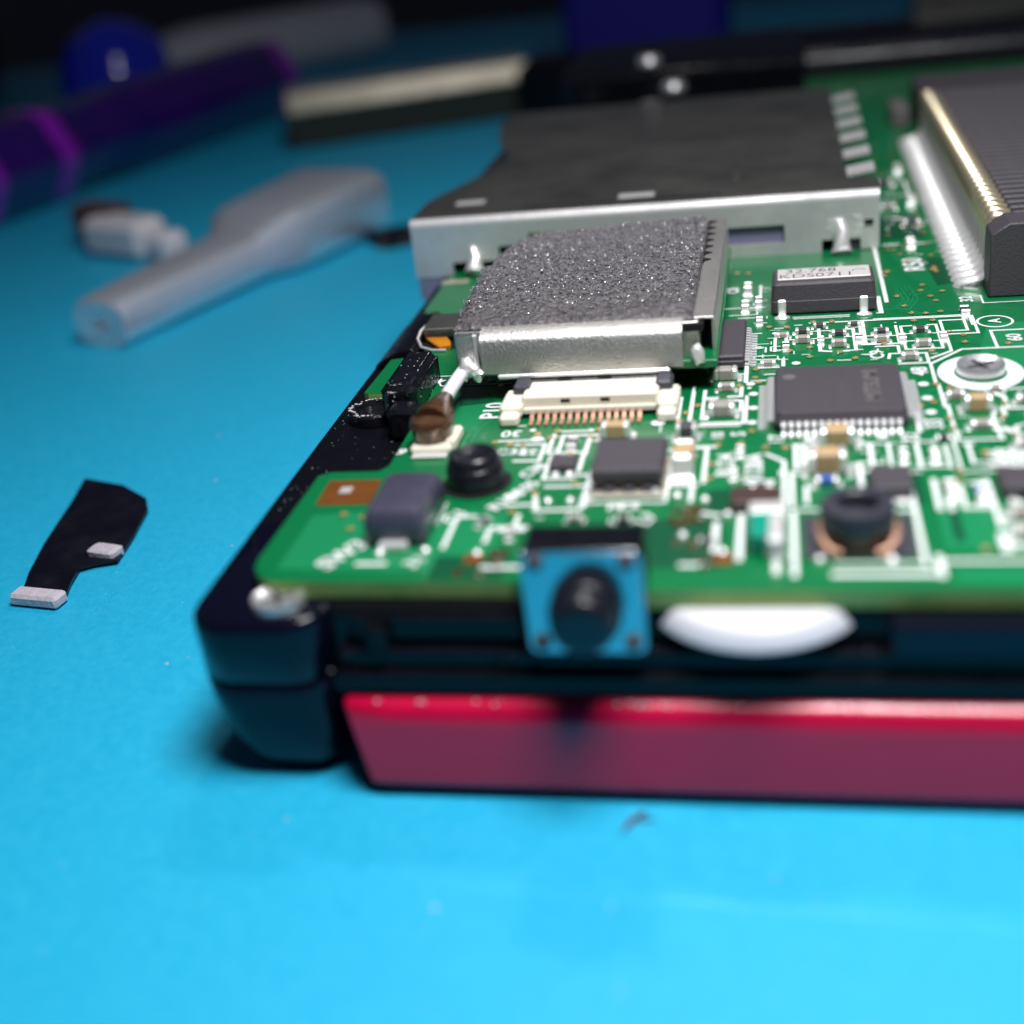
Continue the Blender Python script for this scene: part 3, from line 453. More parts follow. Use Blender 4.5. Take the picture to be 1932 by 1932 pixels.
for pts in ([(-24.9, 83.05), (-19.3, 83.4), (-19.15, 81.6), (-24.3, 81.65)], [(-22.6, 80.9), (-20.6, 81.0), (-19.6, 78.4), (-22.0, 77.8)], [(7.9, 58), (8.4, 58), (8.4, 61.6), (7.9, 61.6)], [(10.8, 105.5), (12.2, 106), (12.6, 99), (11.2, 98.6)], [(7.8, 112), (11.5, 112), (11.5, 120), (7.8, 119)], [(-14.5, 54.6), (-14.5, 57), (-18.5, 57), (-18.5, 54.6)], [(3.4, 62.2), (6.9, 62.2), (6.9, 65.9), (3.4, 65.9)], [(-4.6, 61.2), (-.2, 61.2), (-.2, 64.2), (-4.6, 64.2)], [(-9, 55.6), (-3.5, 55.6), (-3.5, 60.8), (-9, 60.8)], [(9.3, 62.2), (10.5, 62.2), (10.5, 64.6), (9.3, 64.6)]):
    i += 1; g.add([(x, y, rz(i, .024)) for x, y in pts], [(0, 1, 2, 3) if (pts[1][0] - pts[0][0]) * (pts[2][1] - pts[0][1]) - (pts[1][1] - pts[0][1]) * (pts[2][0] - pts[0][0]) > 0 else (3, 2, 1, 0)])
obj('bare_patch', g, 'pcb_dark', pcb, kind='stuff')
# white print: every line, dot, ring and word its own piece
for k, (wd, pts) in enumerate(SILK):
    wd = wd * .98 if pts[0][1] > 70 else wd * .84
    g = B(); g.ribbon(pts, wd, .036 + .0006 * (k % 40)); obj('printed_line', g, 'silk', pcb, smooth=0)
for k, (x, y, r) in enumerate(DOTS):
    g = B(); g.add([(x + r * math.cos(a * math.pi / 8), y + r * .95 * math.sin(a * math.pi / 8), .061 + .0004 * k) for a in range(16)], [tuple(range(16))]); obj('printed_dot', g, 'silk', pcb, smooth=0)
ang = [2 * math.pi * a / 40 for a in range(40)]
for cx, cy, r0, r1, e, z in ((14.15, 89.85, 1.25, 1.08, 1, .037), (11.95, 80.25, 2.62, 1.62, 1.16, .072)):
    g = B(); g.add([(cx + r * math.cos(a), cy + r * e * math.sin(a), z) for r in (r0, r1) for a in ang], [(a, (a + 1) % 40, 40 + (a + 1) % 40, 40 + a) for a in range(40)]); obj('printed_ring', g, 'silk', pcb, smooth=0)
for k, (s, x, y, sz, rot, kk) in enumerate(TXT):
    g = B(); text_into(g, s, x, y, .068 + .0003 * k, sz, rot, kk); obj('printed_lettering', g, 'silk', pcb, smooth=0)
rr = random.Random(3); g = B()
for k in range(190):                      # illegible print between parts, plus white strokes painted as mask-edge reflections
    x, y = rr.choice(((rr.uniform(-3, 9.5), rr.uniform(83.2, 91)), (rr.uniform(-3, 9.5), rr.uniform(83.2, 91)), (rr.uniform(-4, 8), rr.uniform(62, 71)), (rr.uniform(9, 14), rr.uniform(65, 79)), (rr.uniform(-16, -6), rr.uniform(60, 73)), (rr.uniform(-3.2, -1.2), rr.uniform(81, 100)), (rr.uniform(8.3, 12.6), rr.uniform(100, 150)), (rr.uniform(8.5, 12.5), rr.uniform(106, 125))))
    l = rr.uniform(.3, .9); a = rr.choice((0, 0, 90))
    g.ribbon([(x, y), (x + l * math.cos(math.radians(a)), y + l * math.sin(math.radians(a)))], rr.uniform(.06, .15), .09 + .00012 * k)
obj('fine_print_and_glints', g, 'silk', pcb, smooth=0, kind='stuff')
# gold vias
g = B(); ve = VIAS + [(rr.uniform(8.2, 12.5), rr.uniform(102, 150)) for k in range(26)] + [(rr.uniform(-20, 12), rr.uniform(56, 92)) for k in range(10)]
for k, (x, y) in enumerate(ve):
    ro, ri = .23, .09; a8 = [2 * math.pi * a / 10 for a in range(10)]
    g.add([(x + r * math.cos(a), y + r * math.sin(a), z) for r, z in ((ro, .118), (ri + .03, .135), (ri, .12)) for a in a8], [(j * 10 + a, j * 10 + (a + 1) % 10, (j + 1) * 10 + (a + 1) % 10, (j + 1) * 10 + a) for j in (0, 1) for a in range(10)])
obj('via', g, 'gold', pcb, kind='stuff')
g = B(); g.add([(-27.64, 66.6, .03), (-27.5, 63.3, .03), (-24.1, 63.3, .03), (-24.3, 66.6, .03)], [(0, 1, 2, 3)]); pd = obj('copper_pad', g, 'copper_pad', pcb, smooth=0)
g = B(); g.box(-26.5, -25.75, 64.7, 65.5, .035, .14, .03); obj('test_point', g, 'tin', pd)
# screw in its white ring
screw('screw', (11.95, 80.35, 0.05), 1.5, pcb, 0.7)
# ---------------------------------------------------------------- parts soldered to the board
def copies(name, me, spots, parent):
    """alike pieces sharing one mesh; spots are (x, y, z above board, rotation in degrees)"""
    r = []
    for x, y, z, a in spots:
        o = _link(bpy.data.objects.new(name, me), parent, (x, y, H + z)); o.rotation_euler = (0, 0, math.radians(a)); r.append(o)
    return r
_cm = {}
def chip_cap(name, x, y, rot, l, wd, h, body='ceramic', ends='solder', parent=None, fillet=True):
    key = (l, wd, h, body, ends)
    if key not in _cm:
        e = l * 0.22
        b = G().box(-l / 2 + e, l / 2 - e, -wd / 2, wd / 2, 0.03, h, h * .08)
        t = G().box(-e / 2 - .01, e / 2 + .01, -wd / 2 - .02, wd / 2 + .02, 0.0, h + .025, h * .13)
        f = G(); f.rings([[(-e * .5, -wd * .55, 0), (-e * .5, wd * .55, 0), (-e * .5, wd * .45, h * .55), (-e * .5, -wd * .45, h * .55)], [(-e * 1.5, -wd * .6, 0), (-e * 1.5, wd * .6, 0), (-e * .8, wd * .45, h * .18), (-e * .8, -wd * .45, h * .18)]])
        _cm[key] = (mesh(b, name, body), mesh(t, 'terminal', ends), mesh(f, 'solder_fillet', 'solder'), e)
    b, t, f, e = _cm[key]
    c = copies(name, b, [(x, y, 0, rot)], parent or pcb)[0]
    for s in (-1, 1):
        k = bpy.data.objects.new('terminal', t); col.objects.link(k); k.parent = c; k.location = (s * (l / 2 - e / 2) * S, 0, 0)
        if fillet:
            k = bpy.data.objects.new('solder_fillet', f); col.objects.link(k); k.parent = c; k.location = (s * (l / 2 - e / 2) * S, 0, 0.0); k.rotation_euler = (0, 0, 0 if s < 0 else math.pi)
    return c
C_ = lambda *a, **k: chip_cap('capacitor', *a, **k)
# stack left of the square chip
C_(-4.2, 81.0, 0, 1.6, .85, .8, 'ceramic_grey'); C_(-4.05, 78.9, 0, 1.05, .55, .5, 'ceramic_grey'); C_(-4.2, 74.9, 0, 1.6, 1.05, .85, 'ceramic_grey')
# rows behind the chip
for x, y in ((.96, 87.4), (3.4, 86.3), (6.29, 86.8), (8.94, 85.6)): C_(x, y, 0, 1.0, .55, .5, 'ceramic_grey')
for x, y in ((3.49, 88.6), (6.38, 88.5), (9.01, 88.5), (.98, 89.3)): C_(x, y, 0, 1.0, .5, .35, 'chip')
C_(7.86, 83.2, 0, 1.1, .55, .5, 'ceramic_grey'); C_(-1.4, 82.9, 0, 1.0, .5, .45, 'ceramic_grey')
C_(11.0, 74.4, 0, 1.6, .85, .95, 'ceramic'); C_(9.95, 76.2, 0, 1.0, .5, .5, 'ceramic_grey'); C_(10.9, 71.7, 0, 1.25, .65, .45, 'ceramic_grey'); C_(13.9, 75.2, 0, 1.2, .6, .5, 'ceramic_grey')
C_(2.65, 70.0, 0, 2.0, 1.2, 1.1, 'ceramic'); C_(2.0, 66.3, 0, 2.05, 1.2, 1.35, 'ceramic'); C_(1.9, 64.7, 0, 1.2, .6, .45, 'blue_part')
C_(-10.6, 72.1, 0, 1.75, .85, .9, 'ceramic'); C_(-6.05, 67.2, 90, 2.6, 1.15, 1.35, 'ceramic'); C_(-6.2, 71.6, 0, 1.2, 1.0, .9, 'chip')
C_(7.9, 67.7, 90, .95, .5, .4, 'ceramic_grey'); C_(6.2, 67.8, 90, 1.0, .5, .4, 'chip'); C_(-3.1, 99.6, 90, 1.3, .6, .6, 'ceramic_grey'); C_(-3.2, 95.4, 90, 1.3, .55, .5, 'ceramic_grey'); C_(-2.2, 96.2, 90, 1.2, .5, .5, 'chip')
C_(8.26, 63.4, 90, 1.3, .55, .5, 'ceramic_grey'); C_(9.75, 62.8, 90, 1.2, .6, .5, 'blue_part'); C_(-13.15, 70.7, 90, 1.2, .6, .4, 'chip'); C_(-1.65, 64.0, 0, 1.1, .55, .45, 'chip'); C_(12.4, 92.0, 90, 1.2, .6, .4, 'chip'); C_(10.2, 110, 90, 1.3, .7, .5, 'ceramic_grey'); C_(11.4, 124, 90, 1.6, .8, .6, 'ceramic_grey'); C_(9.4, 131, 0, 1.6, .8, .6, 'chip'); C_(11.2, 137, 90, 1.4, .7, .6, 'ceramic_grey'); C_(10.8, 116, 0, 1.4, .7, .5, 'chip'); C_(9.2, 122, 0, 1.3, .7, .5, 'ceramic_grey')
C_(13.8, 66.6, 90, 1.3, .6, .5, 'ceramic_grey'); C_(12.9, 68.9, 0, 1.2, .6, .5, 'ceramic_grey'); C_(11.3, 60.4, 0, 1.3, .7, .5, 'ceramic_grey'); C_(11.3, 58.4, 0, 1.3, .7, .5, 'ceramic_grey')
for x, y, a, bd in ((-.2, 86.4, 90, 'chip'), (2.2, 87.2, 90, 'ceramic_grey'), (4.8, 87.4, 90, 'chip'), (7.7, 87.0, 90, 'ceramic_grey'), (-.4, 88.6, 0, 'ceramic_grey'), (4.6, 90.2, 0, 'chip'), (2.2, 90.3, 0, 'chip'), (-2.1, 92.0, 90, 'ceramic_grey'), (10.4, 87.0, 90, 'ceramic_grey'), (-8.9, 60.6, 0, 'chip'), (-11.6, 60.8, 0, 'ceramic_grey'), (-14.9, 59.2, 90, 'ceramic_grey'), (-16.7, 60.6, 60, 'chip'), (-3.2, 66.0, 90, 'ceramic_grey'), (8.6, 70.0, 0, 'chip'), (13.6, 71.4, 90, 'chip'), (-4.3, 58.0, 0, 'chip'), (-2.9, 69.0, 90, 'chip'), (12.4, 77.2, 0, 'ceramic_grey')): C_(x, y, a, .85, .45, .35, bd)
rp = random.Random(21)
for k in range(26):                       # the board goes on to the right of the picture
    C_(17 + (k % 6) * 3.9 + rp.uniform(-.8, .8), 58 + (k // 6) * 7.2 + rp.uniform(-1.5, 1.5), rp.choice((0, 90)), 1.6, .85, .8, rp.choice(('ceramic', 'ceramic_grey', 'chip')))
# teal fuse
f = part('fuse', pcb, (-1.3, 58.2, H)); f['label'] = 'teal coated fuse with silver end caps'
g = B(); g.box(-2.15, -.4, 56.7, 59.6, .04, 1.25, .15); obj('body', g, 'teal', f)
g = B(); g.box(-2.2, -.35, 59.0, 60.3, 0, 1.32, .15); obj('end_cap', g, 'solder', f)
g = B(); g.box(-1.25, -.33, 56.1, 58.95, 0, 1.29, .15); obj('end_cap', g, 'tin', f)
g = B(); g.blob((-.8, 56.4, .25), .55, 3, .3, 12, (1, .8, 1)); obj('solder_joint', g, 'solder', f)
# small dark packages with gull legs
def sot(name, x0, x1, y0, y1, h, legs, m_='chip'):
    g = B(); g.box(x0, x1, y0, y1, .08, h, .1); o = obj(name, g, m_, pcb)
    for lx, s in legs:
        yy = y0 if s < 0 else y1; q = B(); q.box(lx - .22, lx + .22, min(yy, yy + s * .55), max(yy, yy + s * .55), .02, .16, .04); obj('leg', q, 'pin', o)
    return o
sot('diode', 4.2, 6.3, 62.6, 65.3, .8, ((4.8, -1), (5.75, -1), (5.2, 1))); sot('transistor', -3.2, -.6, 61.3, 63.2, .75, ((-2.8, 1), (-1.1, 1), (-2, -1)), 'resin_brown'); sot('transistor', 10.7, 13.2, 62.4, 64.9, .8, ((11.2, -1), (12.5, -1), (11.9, 1)))
sot('transistor', -14.0, -12.4, 66.9, 68.3, .6, ((-13.6, -1), (-12.7, -1), (-13.2, 1)))
# lens-like module with gold base
mo = part('sensor_module', pcb, (-9, 65.8, H)); mo['label'] = 'dark square module on a gold edged base'
g = B(); g.box(-11.1, -6.9, 63.3, 68.3, .02, .3, .05); obj('base', g, 'brass', mo)
g = B(); g.box(-10.9, -7.1, 63.9, 68.1, .3, .8, .08); obj('lower_body', g, 'resin_brown', mo)
g = B(); g.box(-11.05, -7.0, 63.75, 68.2, .8, 1.65, .14); obj('top_body', g, 'chip', mo)
for x in (-10.0, -8.9, -7.8):
    g = B(); g.box(x - .3, x + .3, 63.55, 63.95, .3, .62, .06); obj('pad', g, 'chip', mo)
g = B(); g.blob((-7.4, 63.6, .3), .22, 2, .2); obj('solder_joint', g, 'solder', mo)
# bright solder joints
gj = G().blob((0, 0, 0), .26, 5, .25, 14, (1, 1, .9), True); mj = mesh(gj, 'solder_joint', 'solder', 60)
copies('solder_joint', mj, [(x, y, .02, random.uniform(0, 360)) for x, y in ((-13.5, 63.2), (-12.2, 63.2), (-13.55, 66.5), (-12.76, 66.6), (-6.2, 63.5), (-13.1, 70.3), (-3.36, 61.2), (-4.65, 63.0), (-5.6, 58.9), (-3.47, 57.1), (-21.8, 57.3), (-16.35, 57.2), (-19.3, 57.6), (5.7, 62.2), (4.75, 56.1), (1.3, 56.2), (9.76, 62.1), (11.4, 61.9), (-5.7, 65.2), (-13.9, 57.2))], pcb)
g = B()
for k in range(26): g.blob((-5.5 + random.uniform(-.9, .9), 61.0 + random.uniform(-1, 1), .1), random.uniform(.12, .4), k, .6, 8, (1, 1, .7))
for k in range(30):
    cx_, cy_ = random.choice(((-14.6, 56.6), (-16.2, 55.6), (-3.6, 56.2), (-5.2, 57.6)))
    g.blob((cx_ + random.uniform(-.9, .9), cy_ + random.uniform(-.8, .8), .05), random.uniform(.08, .28), k, .6, 8, (1.3, 1, .4))
obj('flux_residue', g, 'flux', pcb, kind='stuff')
for x, y in ((-16.4, 56.6), (-3.4, 56.3)):
    g = B(); g.box(x - .5, x + .5, y - .5, y + .5, .03, .1, .02); obj('copper_pad', g, 'copper_pad', pcb)
# square 64-pin chip
ch = part('controller_chip', pcb, (2.95, 75.6, H)); ch['label'] = 'square grey chip with pins on all four sides'
def pyramid(g, cx, cy, a, b, levels):
    def sq(t, z): x, y = a / 2 - t, b / 2 - t; c = .25; return [(cx - x + c, cy - y, z), (cx + x - c, cy - y, z), (cx + x, cy - y + c, z), (cx + x, cy + y - c, z), (cx + x - c, cy + y, z), (cx - x + c, cy + y, z), (cx - x, cy + y - c, z), (cx - x, cy - y + c, z)]
    return g.rings([sq(t, z) for t, z in levels])
g = B(); pyramid(g, 2.95, 75.7, 7.9, 7.9, ((.18, .1), (0, .62), (.04, .68), (.2, 1.22), (.24, 1.25))); obj('body', g, 'chip', ch, smooth=20)
pg = G(); wp = .11
prof = [(0, .70), (.28, .70), (.42, .62), (.48, .2), (.58, .12), (.95, .12), (.95, 0), (.52, 0), (.36, .1), (.30, .52), (.24, .58), (0, .58)]
pg.rings([[(x, -d, z) for d, z in prof] for x in (-wp, wp)]); pm = mesh(pg, 'pin', 'pin', 40)
pt = .445
spots = [(2.95 + (k - 7.5) * pt, 75.7 - 3.93, .02, 0) for k in range(16)] + [(2.95 + (k - 7.5) * pt, 75.7 + 3.93, .02, 180) for k in range(16)] + [(2.95 - 3.93, 75.7 + (k - 7.5) * pt, .02, 270) for k in range(16)] + [(2.95 + 3.93, 75.7 + (k - 7.5) * pt, .02, 90) for k in range(16)]
copies('pin', pm, spots, ch)
g = B(); text_into(g, 'MITSUMI', 5.0, 75.9, 1.262, 1.0, 90, .98, .02); obj('lettering', g, 'chip_mark', ch, smooth=0)
g = B(); g.add([(-.02 + .42 * math.cos(a * math.pi / 10), 77.7 + .42 * math.sin(a * math.pi / 10), 1.262) for a in range(20)], [tuple(range(20))]); obj('corner_dot', g, 'chip_mark', ch, smooth=0)
for cx_ in (.75, 2.1, 3.3):                # worn print, no longer readable
    g = B()
    for k in range(9): g.add([(cx_ + dx, 73.1 + k * .42 + dy, 1.261) for dx, dy in ((-.35, 0), (.35, 0), (.35, .2), (-.35, .2))], [(0, 1, 2, 3)])
    obj('worn_print', g, 'chip_mark2', ch, smooth=0, kind='stuff')
# slim chip beside the shielded module
ts = part('slim_chip', pcb, (-4.0, 86, H)); ts['label'] = 'slim dark chip half under the shielded module'
g = B(); g.box(-5.1, -2.95, 82.6, 90, .1, 1.05, .12); g.box(-5.0, -3.0, 82.4, 82.7, .2, .7, .05); obj('body', g, 'chip', ts)
pg = G(); pg.rings([[(x, -d * .8, z * .8) for d, z in prof] for x in (-.12, .12)]); pm2 = mesh(pg, 'pin', 'pin', 40)
copies('pin', pm2, [(-2.96, 83.1 + k * .52, .02, 90) for k in range(13)] + [(-5.08, 83.1 + k * .52, .02, 270) for k in range(13)], ts)
# clock crystal
cr = part('clock_crystal', pcb, (2.6, 95.2, H)); cr['label'] = 'black clock crystal with printed silver top'
g = B(); g.rings([[(x, y, z) for x, y in rrect(-1.25 + a, 6.4 - a, 93.35 + b, 97.4 - b, .35)] for a, b, z in ((.1, .1, .1), (.0, .0, .2), (.0, .0, 1.05), (.04, .04, 1.1), (.14, .18, 2.25), (.3, .35, 2.42))]); obj('body', g, 'chip', cr, smooth=25)
g = B(); g.box(-.75, 6.0, 94.35, 96.9, 2.35, 2.5, .05); obj('lid', g, 'label_metal', cr)
g = B(); text_into(g, '32.768', 1.7, 96.15, 2.507, .95, 0, 1.1, -.012); text_into(g, 'KDS0711', 2.1, 94.95, 2.507, .95, 0, 1.12, -.012)
g.add([(5.2 + r * math.cos(a * math.pi / 14 + .2), 95.6 + r * .8 * math.sin(a * math.pi / 14 + .2), 2.507) for r in (.5, .42) for a in range(15)], [(a, a + 1, 16 + a, 15 + a) for a in range(14)]); obj('print', g, 'ink', cr, smooth=0)
for x in (-.45, 5.45):
    for y, s in ((93.4, -1), (97.35, 1)):
        g = B(); g.box(x - .3, x + .3, min(y, y + s * .28), max(y, y + s * .28), .1, 1.25, .08); g.box(x - .3, x + .3, min(y + s * .2, y + s * .85), max(y + s * .2, y + s * .85), .02, .26, .08); obj('terminal', g, 'solder', cr)
        g = B(); g.blob((x, y + s * .7, .02), .5, x, .2, 12, (1.2, .8, .45), True); obj('solder_joint', g, 'solder', cr)
# flat cable connector
fc = part('ribbon_connector', pcb, (-12.6, 76, H)); fc['label'] = 'cream ribbon cable connector with dark flap and copper pins'
g = B(); g.box(-17.1, -8.2, 75.5, 78.1, .35, 1.5, .14); obj('housing', g, 'cream', fc)
g = B(); g.box(-17.0, -8.3, 75.25, 75.55, .32, .72, .06); obj('front_bar', g, 'cream', fc)
for x0_, x1_ in ((-18.5, -17.0), (-8.3, -6.9)):
    g = B(); g.box(x0_, x1_, 74.7, 77.7, .25, 1.15, .2); g.box(x0_ + .1, x1_ - .1, 73.8, 74.9, .05, .8, .18); obj('ear', g, 'cream', fc)
for x in (-14.2, -11.6):
    g = B(); g.box(x - .3, x + .3, 75.47, 75.6, 1.0, 1.22); obj('slot', g, 'hole', fc)
g = B(); g.box(-17.6, -7.6, 78.1, 80.4, .3, 1.55, .15)
for x in (-17.3, -7.9): g.box(x - .55, x + .55, 76.7, 78.2, .95, 1.75, .15)
obj('flap', g, 'dark_plastic', fc)
for x in (-14.6, -11.9):
    g = B(); g.box(x - .45, x + .45, 78.04, 78.5, 1.0, 1.58); obj('flap_slot', g, 'hole', fc)
pg = G(); pg.rings([[(x, -d, z) for d, z in ((0, .45), (.5, .45), (.75, .18), (1.4, .16), (1.4, 0), (.6, 0), (.35, .3), (0, .32))] for x in (-.13, .13)]); pm3 = mesh(pg, 'pin', 'copper', 40)
copies('pin', pm3, [(-16.35 + k * .5, 75.3, .02, 0) for k in range(15)], fc)
# round black post through the board
g = B(); g.add([(-18.15 + 2.1 * math.cos(a), 65.75 + 2.1 * math.sin(a), .1) for a in ang], [tuple(range(40))]); obj('post_hole', g, 'hole', pcb, smooth=0)
g = B(); g.lathe([(1.74, -.9), (1.74, .1), (1.7, 1.25), (1.62, 1.4), (1.56, 1.42), (1.58, 1.55), (1.5, 1.9), (1.3, 2.05), (1.08, 2.0), (.9, 1.82), (.4, 1.78), (.02, 1.78)], (-18.15, 65.75, 0), 36); obj('alignment_post', g, 'rubber', con, smooth=45)
# aerial plug and its cable
ae = thing('aerial_cable', 'thin white aerial cable with brown plug, left of the cream connector', 'cable', (-22.2, 71.2, H))
g = B(); g.box(-23.4, -20.7, 69.9, 72.6, .02, .62, .2); g.box(-21.2, -20.5, 70.4, 72.9, .05, .8, .15); obj('socket_base', g, 'cream', ae)
g = B(); g.box(-23.2, -20.9, 69.35, 69.95, .02, .2, .05); obj('socket_tab', g, 'solder', ae)
g = B(); g.lathe([(1.2, .55), (1.28, .7), (1.28, 1.35), (1.36, 1.45), (1.36, 1.8), (1.25, 2.0), (.5, 2.12), (.02, 2.14)], (-22.15, 71.4, 0), 28); obj('plug_barrel', g, 'brown_boot', ae, smooth=40)
g = B(); g.lathe([(1.36, 1.44), (1.43, 1.5), (1.43, 1.58), (1.36, 1.62)], (-22.15, 71.4, 0), 28); obj('plug_ring', g, 'brown_boot', ae, smooth=60)
g = B(); g.tube([(-22.1, 71.4, 1.5), (-22.0, 72.4, 1.62), (-22.05, 73.2, 1.66), (-22.1, 74.3, 1.68), (-22.1, 75.2, 1.66)], [1.25, 1.2, .95, .72, .55], 14); obj('plug_boot', g, 'brown_boot', ae, smooth=60)
g = B(); g.tube([(-22.1, 74.9, 1.66), (-22.05, 76.4, 1.75), (-21.85, 78.0, 1.95), (-21.55, 79.4, 2.2), (-21.2, 80.5, 2.4)], .47, 14); obj('wire', g, 'cable', ae, smooth=60)
# grey block capacitor
tc_ = part('block_capacitor', pcb, (-21.1, 60.7, H)); tc_['label'] = 'grey block capacitor at the board corner'
g = B(); g.rings([[(x, y, z) for x, y in rrect(-22.85 + a, -19.35 - a, 58.0 + a, 63.5 - a, .55)] for a, z in ((.12, .12), (0, .3), (0, 1.3), (.08, 1.7), (.28, 2.05), (.55, 2.15))]); obj('body', g, 'tantalum', tc_, smooth=35)
for y in (57.75, 63.4):
    g = B(); g.box(-21.9, -20.3, y - .3, y + .3, .02, .5, .08); obj('terminal', g, 'solder', tc_)
# coil
co = part('coil', pcb, (3.25, 58, H)); co['label'] = 'black cup shaped coil with copper ends'
g = B(); g.box(.55, 6.0, 56.3, 60.6, .03, .2, .04); obj('base', g, 'dark_plastic', co)
g = B(); g.lathe([(1.25, .2), (1.3, .5), (1.7, 1.1), (1.85, 1.5), (1.85, 2.15), (1.72, 2.38), (1.2, 2.44), (1.05, 2.34), (.95, 1.5), (.02, 1.4)], (3.2, 57.9, 0), 36); obj('core', g, 'ferrite', co, smooth=40)
for k, (cxx, sgn) in enumerate(((1.6, -1), (4.8, 1))):
    g = B(); g.tube([(cxx + sgn * .15, 58.4, 1.1), (cxx + sgn * .25, 57.6, .85), (cxx + sgn * .12, 57.0, .6), (cxx - sgn * .2, 56.6, .35), (cxx - sgn * .75, 56.35, .25)], .24, 10); obj('wire_end', g, 'copper', co, smooth=60)
for k in range(2):
    g = B(); g.tube([(3.2 + 1.32 * math.cos(a), 57.9 + 1.32 * math.sin(a), .42 + k * .2) for a in [2 * math.pi * j / 24 for j in range(25)]], .1, 8); obj('winding', g, 'copper', co, smooth=60)
# push switch standing at the front edge
sw = part('push_switch', pcb, (-9.85, 53.5, H)); sw['label'] = 'steel faced push switch with round black plunger at the front edge'
g = B(); g.box(-12.75, -6.95, 52.0, 54.6, -2.5, 3.15, .18); obj('body', g, 'black', sw)
g = B(); g.rings([[(x, y, z) for x, z in [(a + -9.85, b + .3) for a, b in rrect(-2.93, 2.93, -2.9, 2.85, .5)]] for y in (51.97, 51.72)]); obj('face_plate', g, 'plate', sw, bevel=.06)
g = B(); g.x = Matrix.Translation((-9.75, 51.7, H + .05)) @ Matrix.Rotation(math.radians(90), 4, 'X'); g.lathe([(1.8, 0), (1.8, .7), (1.72, .85), (1.58, .9), (1.56, 1.7), (1.46, 1.9), (1.2, 2.02), (.7, 2.06), (.02, 2.06)], (0, 0, 0), 36); obj('plunger', g, 'rubber', sw, smooth=45)
for x, z in ((-12.05, 2.6), (-7.65, 2.6), (-12.1, -1.9), (-7.6, -1.9)):
    g = B(); g.x = Matrix.Translation((x, 51.72, H + z)) @ Matrix.Rotation(math.radians(90), 4, 'X'); g.lathe([(.42, 0), (.42, .18), (.3, .3), (.02, .32)], (0, 0, 0), 20); obj('rivet', g, 'chip', sw, smooth=45)
for x in (-11.8, -9.8, -7.9):
    g = B(); g.blob((x, 55.0, .1), .42, x, .3, 12, (1, 1, .9)); obj('solder_joint', g, 'tin', sw)
# ---------------------------------------------------------------- card slot cage
cs = part('card_slot', pcb, (-12.7, 134, H)); cs['label'] = 'wide tinned steel card slot cage'
def gridwall(g, xs, zs, keep, y0, y1):
    vid = {}; vs = []; fs = []
    def v_(i, k, y):
        if (i, k, y) not in vid: vid[i, k, y] = len(vs); vs.append((xs[i], y, zs[k]))
        return vid[i, k, y]
    for i in range(len(xs) - 1):
        for k in range(len(zs) - 1):
            if not keep(i, k): continue
            fs.append((v_(i, k, y0), v_(i + 1, k, y0), v_(i + 1, k + 1, y0), v_(i, k + 1, y0))); fs.append((v_(i, k, y1), v_(i, k + 1, y1), v_(i + 1, k + 1, y1), v_(i + 1, k, y1)))
            for di, dk, e in ((-1, 0, ((i, k), (i, k + 1))), (1, 0, ((i + 1, k + 1), (i + 1, k))), (0, -1, ((i + 1, k), (i, k))), (0, 1, ((i, k + 1), (i + 1, k + 1)))):
                a, b = i + di, k + dk
                if 0 <= a < len(xs) - 1 and 0 <= b < len(zs) - 1 and keep(a, b): continue
                (p, q), (r, t) = e; fs.append((v_(p, q, y0), v_(p, q, y1), v_(r, t, y1), v_(r, t, y0)))
    return g.add(vs, fs)
xs = [-33.1, -29.6, -28.4, -25.2, -23.4, -22.4, -18.2, -5.3, -.2, 2.9, 6.1, 7.6]; zs = [-.2, .1, 1.05, 2.3, 2.6, 3.3, 4.4]
low = {0: 0, 1: 2, 2: 2, 3: 3, 4: 4, 5: 5, 6: 5, 7: 0, 8: 0, 9: 2, 10: 1}
g = B(); gridwall(g, xs, zs, lambda i, k: k >= low[i] and not (i == 7 and k in (2, 3)), 109.35, 109.65)
# soft bend from the front wall into the roof
rs = []
for a in range(0, 91, 15):
    t = math.radians(a); c, s_ = math.cos(t), math.sin(t)
    rs.append([(x, 110.0 - .65 * c, 4.4 + .65 * s_) for x in (-33.1, 7.6)])
rs2 = [[(x, 110.0 - .4 * math.cos(math.radians(a)), 4.4 + .4 * math.sin(math.radians(a))) for x in (-33.1, 7.6)] for a in range(90, -1, -15)]
g.rings([[p[0] for p in rs + rs2], [p[1] for p in rs + rs2]])
obj('front_wall', g, 'tin', cs, smooth=40)
roof = [(-33.1, 110.0), (7.6, 110.0), (7.6, 114.2), (5.2, 114.2), (5.2, 156), (5.0, 160), (-33.2, 160), (-33.0, 152), (-31.6, 144), (-29.0, 136), (-28.4, 132), (-30.4, 125), (-32.4, 119), (-33.1, 116)]
g = B(); g.rings([[(x, y, 4.8) for x, y in roof], [(x, y, 5.05) for x, y in roof]]); obj('roof', g, 'tin_top', cs, smooth=20)
for k in range(6):                        # spring strips along the right edge
    y = 115.6 + k * 7.0; g = B(); g.rings([[(5.25, yy, 4.75), (5.25, yy, 5.0), (7.6, yy, 5.35), (7.6, yy, 5.1)] for yy in (y, y + 3.0)]); obj('spring_strip', g, 'tin', cs)
g = B(); g.box(-4.7, -4.0, 116.5, 151, 5.055, 5.085); obj('crease', g, 'tin_top', cs)
for x0_, x1_, y in ((-29.9, -27.2, 114.2), (-14.6, -11.4, 112.6)):
    g = B(); g.box(x0_, x1_, y, y + 1.3, 5.06, 5.12, .02); obj('stamped_tab', g, 'tin', cs)
g = B(); g.box(-23.2, -5.5, 111.6, 112.0, 5.052, 5.07); obj('seam', g, 'hole', cs)
